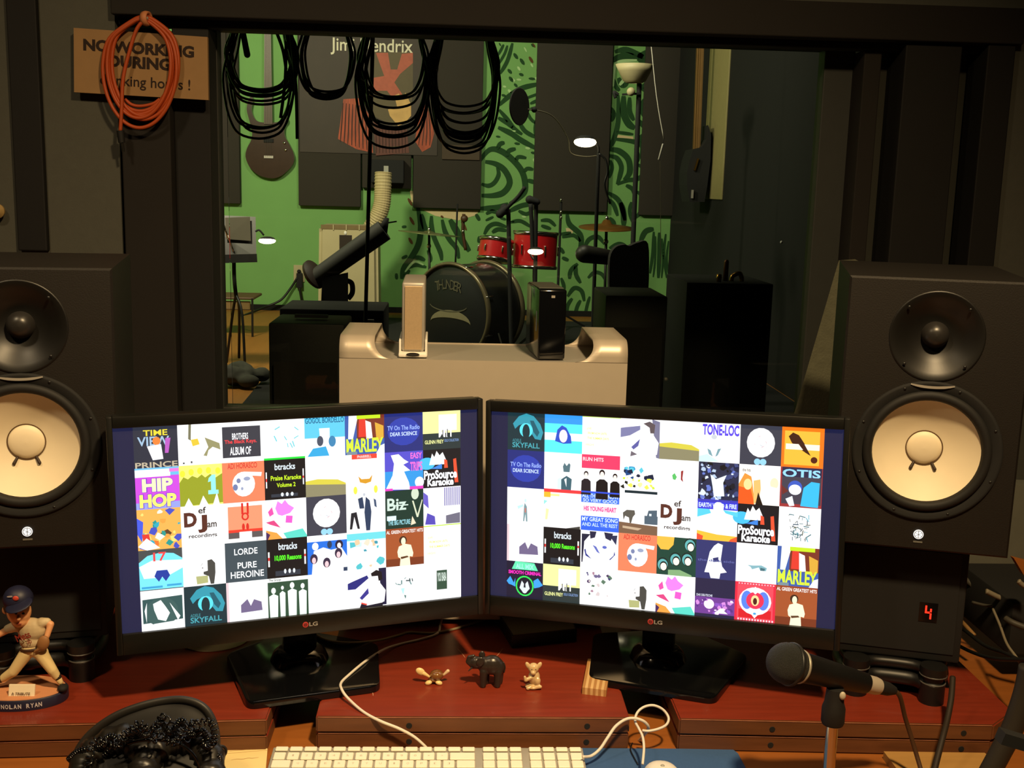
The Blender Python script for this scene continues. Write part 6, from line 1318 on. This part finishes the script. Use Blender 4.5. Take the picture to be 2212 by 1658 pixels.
MB().tube([A(1146, 440, 6.739), A(1149, 490, 6.739), A(1150, 545, 6.739)], .013, 8, 4).build('drop_arm', M_blackm, t, True, world=True)
cliplamp('lit clip lamp in front of the larger red drum', 1157, 543, 6.538, 34, 14, [(1152, 560), (1146, 548), (1150, 536)])
t = stand('microphone_stand', 'microphone stand with a round black pop filter in front of a dark panel', (1293, 330), (1281, 690), 6.287, .011)
MB().lathe([(.0001, -.004), (.098, -.004), (.102, .0), (.098, .004), (.0001, .004)], 32, Matrix.Translation(A(1122, 230, 6.287)) @ Matrix.Rotation(.95, 4, 'Z') @ RXM).build('pop_filter', mat('mesh_black', (34, 32, 28), .8), t, True, auto=40, world=True)
MB().ell(A(1154, 237, 6.287), (.016, .016, .016)).build('pop_filter_clip', M_blackm, t, True, world=True)
MB().tube([A(x, y, 6.287) for x, y in ((1140, 236), (1172, 241), (1195, 252), (1214, 275), (1228, 303), (1233, 330), (1262, 338), (1293, 336))], .0035, 6, 6).build('gooseneck', mat('neck_grey', (90, 84, 66), .5, .3), t, True, world=True)
MB().tube([A(x, y, 6.261) for x, y in ((1318, 440), (1306, 400), (1312, 372), (1308, 345), (1294, 332))], .006, 6, 5).build('cable', M_cablek, t, True, world=True)
MB().caps(A(1262, 548, 6.161), .05, A(1318, 556, 6.224), .042).build('microphone_body', mat('mic_dark', (38, 36, 32), .5), t, True, world=True)
cliplamp('lit clip lamp before the dark panel, highest of the three', 1264, 307, 6.161, 48, 21, [(1293, 330), (1292, 316), (1280, 304)])
t = stand('lamp_stand', 'tall dark stand with a cream bowl shade before the painted arches', (1381, 180), (1366, 560), 7.167, .016, 'lamp stand')
kk = 7.167/FPX
MB().lathe([(17*kk, -19*kk), (24*kk, -15*kk), (34*kk, 4*kk), (41*kk, 18*kk), (38*kk, 17*kk), (30*kk, 2*kk), (16*kk, -16*kk)], 32, Matrix.Translation(A(1371, 159, 7.167)), close=False).build('bowl_shade', M_cream, t, True, world=True)
MB().ell(A(1363, 198, 7.116), (9*kk, 9*kk, 9*kk)).build('knob', M_cream, t, True, world=True)
MB().bar(A(1344, 204, 7.142), A(1384, 202, 7.142), .012, .012).build('cross_arm', M_blackm, t, world=True)
MB().tube([A(1330, 212, 7.142), A(1326, 198, 7.142), A(1336, 205, 7.142)], .01, 6, 4).build('clamp', M_blackm, t, True, world=True)
t = thing('pull_cord', 'pale hanging cord with a small metal end, right of the bowl lamp', 'cord', A(1404, 60, 6.538))
MB().tube([A(1402, 50, 6.538)+(A(1402, 50, 6.538)-A(1418, 205, 6.538))*((3.6-A(1402, 50, 6.538).z)/(A(1402, 50, 6.538).z-A(1418, 205, 6.538).z)), A(1402, 50, 6.538), A(1418, 205, 6.538), A(1434, 300, 6.538)], .003, 6, 4).build('cord', M_cable, t, True, world=True)
MB().caps(A(1432, 312, 6.538), .006, A(1423, 344, 6.538), .005).build('metal_end', M_alub, t, True, world=True)
MB().tube([A(1434, 300, 6.538), A(1431, 314, 6.538)], .002, 5, 2).build('link', M_blackm, t, world=True)
MB().tube([A(1426, 345, 6.538), A(1427, 450, 6.538), A(1427, 570, 6.538)], .0018, 5, 3).build('thread', mat('thread_dim', (70, 64, 48), .6), t, world=True)
# ---- drum kit (each drum and cymbal with its stand is a thing)
M_drum = mat('drum_red', (176, 26, 30), .3, var=.1, scale=20, coat=.5)
M_dk = mat('drum_black', (24, 26, 28), .3, var=.1, scale=20, coat=.3)
kd = 7.2/FPX
R_ = .318
bc = A(974, 671, 7.2); bc.z = SZ+R_+.02
yaw_ = math.radians(-40)
Mb = Matrix.Translation(bc) @ Matrix.Rotation(yaw_, 4, 'Z') @ RXM        # lathe z towards the viewer-left
t = thing('bass_drum', 'big black bass drum with THUNDER lettering and a pale crescent', 'drum', (bc.x, bc.y, SZ), yaw_)
MB().lathe([(R_-.012, 0), (R_-.012, -.36), ], 56, Mb, close=False).build('shell', M_dk, t, True, world=True)
MB().lathe([(R_-.004, -.36), (.0001, -.36)], 56, Mb, close=False).build('back_head', M_cream, t, world=True)
hd = MB().lathe([(.0001, .002), (R_-.02, .0), (R_-.012, -.004)], 56, Mb, close=False).build('front_head', mat('head_black', (22, 24, 27), .45), t, True, world=True)
for z0 in (.0, -.36): MB().torus((0, 0, 0), R_-.004, .013, Mb @ Matrix.Translation((0, 0, z0)), 56, 8, 1.6).build('hoop', mat('hoop_pale', (120, 110, 84), .3, .5), t, True, world=True)
tx = MB()
arcs = 'THUNDER'
for i, ch in enumerate(arcs):
    a = math.pi/2-(i-3)*.19
    tx.text(ch, Mb @ Matrix.Translation((.15*math.cos(a)*1.15-.02, .08+.10*math.sin(a), .006)) @ Matrix.Rotation((a-math.pi/2)*.25, 4, 'Z'), .040, .062)
tx.build('head_lettering', mat('lettering_dim', (92, 88, 70), .6), hd, world=True)
ar = MB(); ar.ribbon([Mb @ Vector((.16*math.cos(a)-.02, .05+.045*math.sin(a), .006)) for a in [math.pi+.2+i*.34 for i in range(9)]], .008, Mb.to_3x3() @ Vector((0, 0, 1))); ar.build('head_mark', MATS['lettering_dim'], hd, world=True)
cr = [Mb @ Vector((.17*math.cos(a), -.07+.085*math.sin(a), .005)) for a in [i*math.pi/14 for i in range(15)]]+[Mb @ Vector((.17*math.cos(a), -.07+.035*math.sin(a), .005)) for a in [math.pi-i*math.pi/14 for i in range(1, 14)]]
MB().add(cr, [tuple(range(len(cr)))]).build('crescent', mat('crescent_pale', (130, 122, 92), .7), hd, world=True)
for i in range(8):
    a = .39+i*.785; c_ = Mb @ Vector(((R_+.004)*math.cos(a), (R_+.004)*math.sin(a), -.06)); d_ = Mb @ Vector(((R_+.004)*math.cos(a), (R_+.004)*math.sin(a), .01))
    MB().cyl(c_, d_, .006, seg=8).build('tension_rod', M_chrome, t, True, world=True)
for s in (-1, 1):
    MB().bar(Mb @ Vector((s*(R_-.02), -.12, -.12)), Mb @ Vector((s*(R_+.12), -R_-.019, -.06)), .012, .012).build('leg', M_chrome, t, world=True)
def tom(name, label, px, py, Y, rpx, hpx, tilt, lean, standpx):
    k = Y/FPX; c_ = A(px, py, Y); r_, h_ = rpx*k, hpx*k
    M_ = Matrix.Translation(c_) @ Matrix.Rotation(lean, 4, 'Y') @ Matrix.Rotation(tilt, 4, 'X')
    t = thing(name, label, 'drum', (c_.x, c_.y, SZ), group='red drums of the kit')
    MB().lathe([(r_, -h_/2), (r_, h_/2)], 40, M_, close=False).build('shell', M_drum, t, True, world=True)
    MB().lathe([(.0001, h_/2+.002), (r_-.004, h_/2)], 40, M_, close=False).build('head', mat('drum_head', (190, 190, 170), .5), t, world=True)
    MB().lathe([(.0001, -h_/2-.002), (r_-.004, -h_/2)], 40, M_, close=False).build('bottom_head', MATS['drum_head'], t, world=True)
    for s in (-1, 1): MB().torus((0, 0, 0), r_+.003, .007, M_ @ Matrix.Translation((0, 0, s*h_/2)), 40, 6, 2.).build('rim', M_chrome, t, True, world=True)
    for i in range(6):
        a = -1.2+i*1.047; MB().caps(M_ @ Vector(((r_+.008)*math.cos(a), (r_+.008)*math.sin(a), -h_*.12)), .007, M_ @ Vector(((r_+.008)*math.cos(a), (r_+.008)*math.sin(a), h_*.12)), .007, 8).build('lug', M_chrome, t, True, world=True)
    MB().cyl(M_ @ Vector((0, 0, -h_/2-.002)), Vector((c_.x, Y+.03, SZ+.1)), .011).build('mount', M_chrome, t, True, world=True); tripod(t, Vector((c_.x, Y+.03, SZ)), Y, .13, .13, M_black)
tom('tom_drum', 'smaller red tom drum with chrome rims, left of the pair', 1070, 540, 7.72, 35, 42, -.18, .12, 1080)
tom('tom_drum', 'larger red tom drum with chrome rims, right of the pair', 1156, 540, 7.80, 47, 72, -.05, .03, 1120)
def cymbal(label, px, py, Y, rpx, lean, tilt, foot, m, bell=.03):
    k = Y/FPX; c_ = A(px, py, Y); r_ = rpx*k
    M_ = Matrix.Translation(c_) @ Matrix.Rotation(lean, 4, 'Y') @ Matrix.Rotation(tilt, 4, 'X')
    f_ = A(*foot, Y); t = thing('cymbal', label, 'cymbal', (f_.x, Y, SZ))
    MB().lathe([(.0001, .004+bell), (r_*.12, .002+bell), (r_*.2, bell*.45), (r_*.5, bell*.2), (r_, -.004), (r_, -.007), (r_*.5, bell*.2-.004), (.0001, 0)], 40, M_, close=False).build('plate', m, t, True, world=True)
    MB().cyl((f_.x, Y, SZ+.12), c_, .010).build('pole', M_black, t, True, world=True)
    MB().ell(c_+Vector((0, 0, bell+.012)), (.014, .014, .02)).build('wing_nut', M_chrome, t, True, world=True)
    MB().ell(c_+Vector((0, 0, -.10)), (.018, .018, .02)).build('clamp', M_chrome, t, True, world=True)
    tripod(t, Vector((f_.x, Y, SZ)), Y, .26, .18, M_black)
cymbal('thin cymbal seen edge on at the left of the drum kit', 927, 503, 8.676, 66, .08, -.01, (929, 620), mat('cymbal_dim', (130, 140, 90), .35, .6), .012)
cymbal('brown cymbal at the right of the drum kit', 1310, 490, 7.67, 60, .0, .10, (1306, 690), mat('cymbal_brown', (120, 82, 34), .4, .5, var=.15, scale=20), .045)
t = stand('boom_stand', 'thin chrome cymbal boom stand behind the bass drum', (988, 440), (984, 565), 9.178, .008, 'stand')
MB().tube([A(1002, 462, 9.178), A(1000, 500, 9.178), A(1006, 540, 9.178)], .014, 6, 4).build('arm', mat('arm_brown', (70, 44, 20), .5), t, True, world=True)
MB().ell(A(1003, 472, 9.153), (.03, .02, .03)).build('clamp', MATS['arm_brown'], t, True, world=True)
MB().ell(A(1000, 500, 9.128), (.01, .01, .016)).build('wing_nut', M_chrome, t, True, world=True)
t = stand('boom_stand', 'slim stand with chrome tips right of the larger red drum', (1212, 436), (1206, 600), 9.053, .011, 'stand')
for y in (432, 458, 470): MB().ell(A(1212, y, 9.028), (.010, .010, .016)).build('wing_nut', M_chrome, t, True, world=True)
# ---- seat and boxes at the right
t = root('drum_throne', 'dark padded seat back at the right of the drum kit', 'chair', 1362, 690, 5.909)
out = [(1318, 700), (1316, 610), (1318, 556), (1330, 534), (1350, 528), (1360, 531), (1378, 524), (1400, 526), (1402, 600), (1398, 700)]
q = spline([A(x, y, 5.909) for x, y in out[1:-1]], 4); q = [A(1318, 680, 5.909)]+q+[A(1398, 680, 5.909)]; n = len(q)
MB().add(q+[v+Vector((0, .08, 0)) for v in q], [tuple(range(n-1, -1, -1)), tuple(range(n, 2*n))]+[(i, (i+1) % n, (i+1) % n+n, i+n) for i in range(n)]).build('backrest', M_foam, t, world=True)
a, b = A(1318, 680, 5.909), A(1398, 680, 5.909)
MB().box(((a.x+b.x)/2, 5.784, a.z), (b.x-a.x, .35, .06), None, .015).build('seat', M_foam, t, True, world=True)
for x in (a.x+.02, b.x-.02):
    for y_ in (5.608, 5.935): MB().box((x, y_, (SZ+a.z)/2), (.02, .02, a.z-SZ)).build('leg', M_blackm, t, world=True)
t = root('amplifier', 'tall black amplifier box right of the tower computer, behind the glass', 'amplifier', 1385, 800, 4.526)
a, b = A(1312, 640, 4.526), A(1448, 640, 4.526)
MB().box(((a.x+b.x)/2, 4.778, SZ+(a.z-SZ)/2), (b.x-a.x, .4, a.z-SZ), None, .008).build('cabinet', MATS['tolex_black'], t, True, auto=40, world=True)
MB().box(((a.x+b.x)/2, 4.52, SZ+(a.z-SZ)*.45), (b.x-a.x-.05, .012, (a.z-SZ)*.75), None, .003).build('grille_cloth', M_foam, t, world=True)
MB().lathe([(.0001, .012), (.007, .012), (.008, 0)], 10, Matrix.Translation(A(1438, 818, 4.501)) @ RXM, close=False).build('knob', M_alub, t, True, world=True)
t = root('equipment_rack', 'dark rack with small brass fittings, in the gloom right of the glass centre', 'rack', 1570, 800, 5.029)
a, b = A(1490, 612, 5.029), A(1680, 612, 5.029)
MB().box(((a.x+b.x)/2, 5.344, SZ+(a.z-SZ)/2), (b.x-a.x, .5, a.z-SZ), None, .006).build('case', M_blackm, t, True, auto=40, world=True)
MB().lathe([(.0001, 0), (.01, 0), (.014, .02), (.012, .035), (.0001, .038)], 14, Matrix.Translation(Vector((A(1553, 604, 5.155).x, 5.155, a.z)))).build('knob', M_gold, t, True, world=True)
MB().tube([Vector((A(1580, 604, 5.155).x, 5.155, a.z+.005)), A(1583, 596, 5.155), A(1597, 590, 5.155), A(1602, 600, 5.155), Vector((A(1602, 606, 5.155).x, 5.155, a.z+.005))], .011, 8, 5).build('fitting', M_gold, t, True, world=True)
MB().lathe([(.012, 0), (.012, .09), (.008, .10), (.0001, .10)], 12, Matrix.Translation(Vector((A(1567, 604, 5.218).x, 5.218, a.z)))).build('fitting', mat('brass_dark', (110, 70, 40), .4, .6), t, True, world=True)
MB().ell(A(1688, 523, 5.784), (.007, .007, .008)).build('wall_light', M_white, None, True)
o = bpy.data.objects['wall_light']; tag(o, 'tiny pale speck of light in the dark right part of the glass', 'indicator')
# ---- black cable coils hanging from a rail behind the top of the glass
YC = 3.294
rl = A(800, 40, YC)
t = thing('hanger_rail', 'black rail above the glass that carries the coiled black cables', 'rail', (0, YC+.03, rl.z+.03))
MB().box((.05, YC+.03, rl.z+.05), (1.9, .03, .03), None, .003).build('bar', M_blackm, t, world=True)
for x in (-.7, .8): MB().box((x, YC+.03, (rl.z+.05+3.6)/2), (.02, .02, 3.6-rl.z-.05)).build('bracket', M_blackm, t, world=True)
def coil(label, cx, wd, ys, seed, n):
    q = random.Random(seed); pk = A(cx, 30, YC)
    t = thing('black_cable_coil', label, 'cable', (pk.x, YC, rl.z+.035), group='black cables coiled on the rail behind the glass')
    for i in range(n):
        y1 = q.uniform(*ys); w_ = wd*q.uniform(.82, 1.06); c_ = cx+q.uniform(-5, 5); y0 = 22+q.uniform(-8, 4)
        P = []
        for j in range(16):
            a = 2*math.pi*j/16; yy = (y0+y1)/2-(y1-y0)/2*math.cos(a)
            sx_ = math.copysign(abs(math.sin(a))**.62, math.sin(a))
            P.append(A(c_+w_*sx_*(1 if math.cos(a) < .3 else .88), yy, YC+q.uniform(-.012, .012)+.004*i-.02))
        MB().tube(P, .0036, 6, 4, True).build('loop', M_gloss, t, True, world=True)
    MB().tube([Vector((pk.x, YC, rl.z+.035)), A(cx, 24, YC)], .004, 6, 2).build('hook', M_alub, t, True, world=True)
coil('black cable coil over the hanging bass guitar', 563, 75, (190, 300), 1, 12)
coil('black cable coil over the left part of the music poster, faint', 706, 58, (170, 215), 5, 6)
coil('black cable coil over the centre of the music poster', 852, 76, (205, 325), 2, 12)
coil('black cable coil left of the painted eye, in front of the dark panel', 1002, 74, (215, 335), 3, 14)
m = MB()
for i, (x0, y0, x1, y1) in enumerate(((596, 66, 618, 150), (628, 70, 642, 300), (618, 90, 606, 255))): m.tube([A(x0, y0, YC-.03), A((x0+x1)/2+4, (y0+y1)/2, YC-.03), A(x1, y1, YC-.03)], .005, 6, 5)
m.caps(A(524, 66, YC-.03), .008, A(534, 118, YC-.03), .009)
o = m.build('loose_cable_ends', M_cablek, None, True); tag(o, 'loose black cable ends hanging in front of the bass guitar neck', 'cable')
# ---- crumpled cloth on the sill
c_ = Z(530, 834, SZ)
m = MB(); q = random.Random(12)
for i in range(16): m.ell((c_.x+q.uniform(-.09, .09), c_.y+q.uniform(-.1, .12), SZ+.03+q.uniform(0, .09)), (q.uniform(.04, .07), q.uniform(.04, .06), q.uniform(.03, .05)), 10, 6)
o = blob('crumpled_cloth', m, .012, mat('cloth_dark', (58, 58, 50), .9, var=.4, scale=40)); tag(o, 'crumpled dark grey cloth behind the lower left corner of the glass', 'cloth')
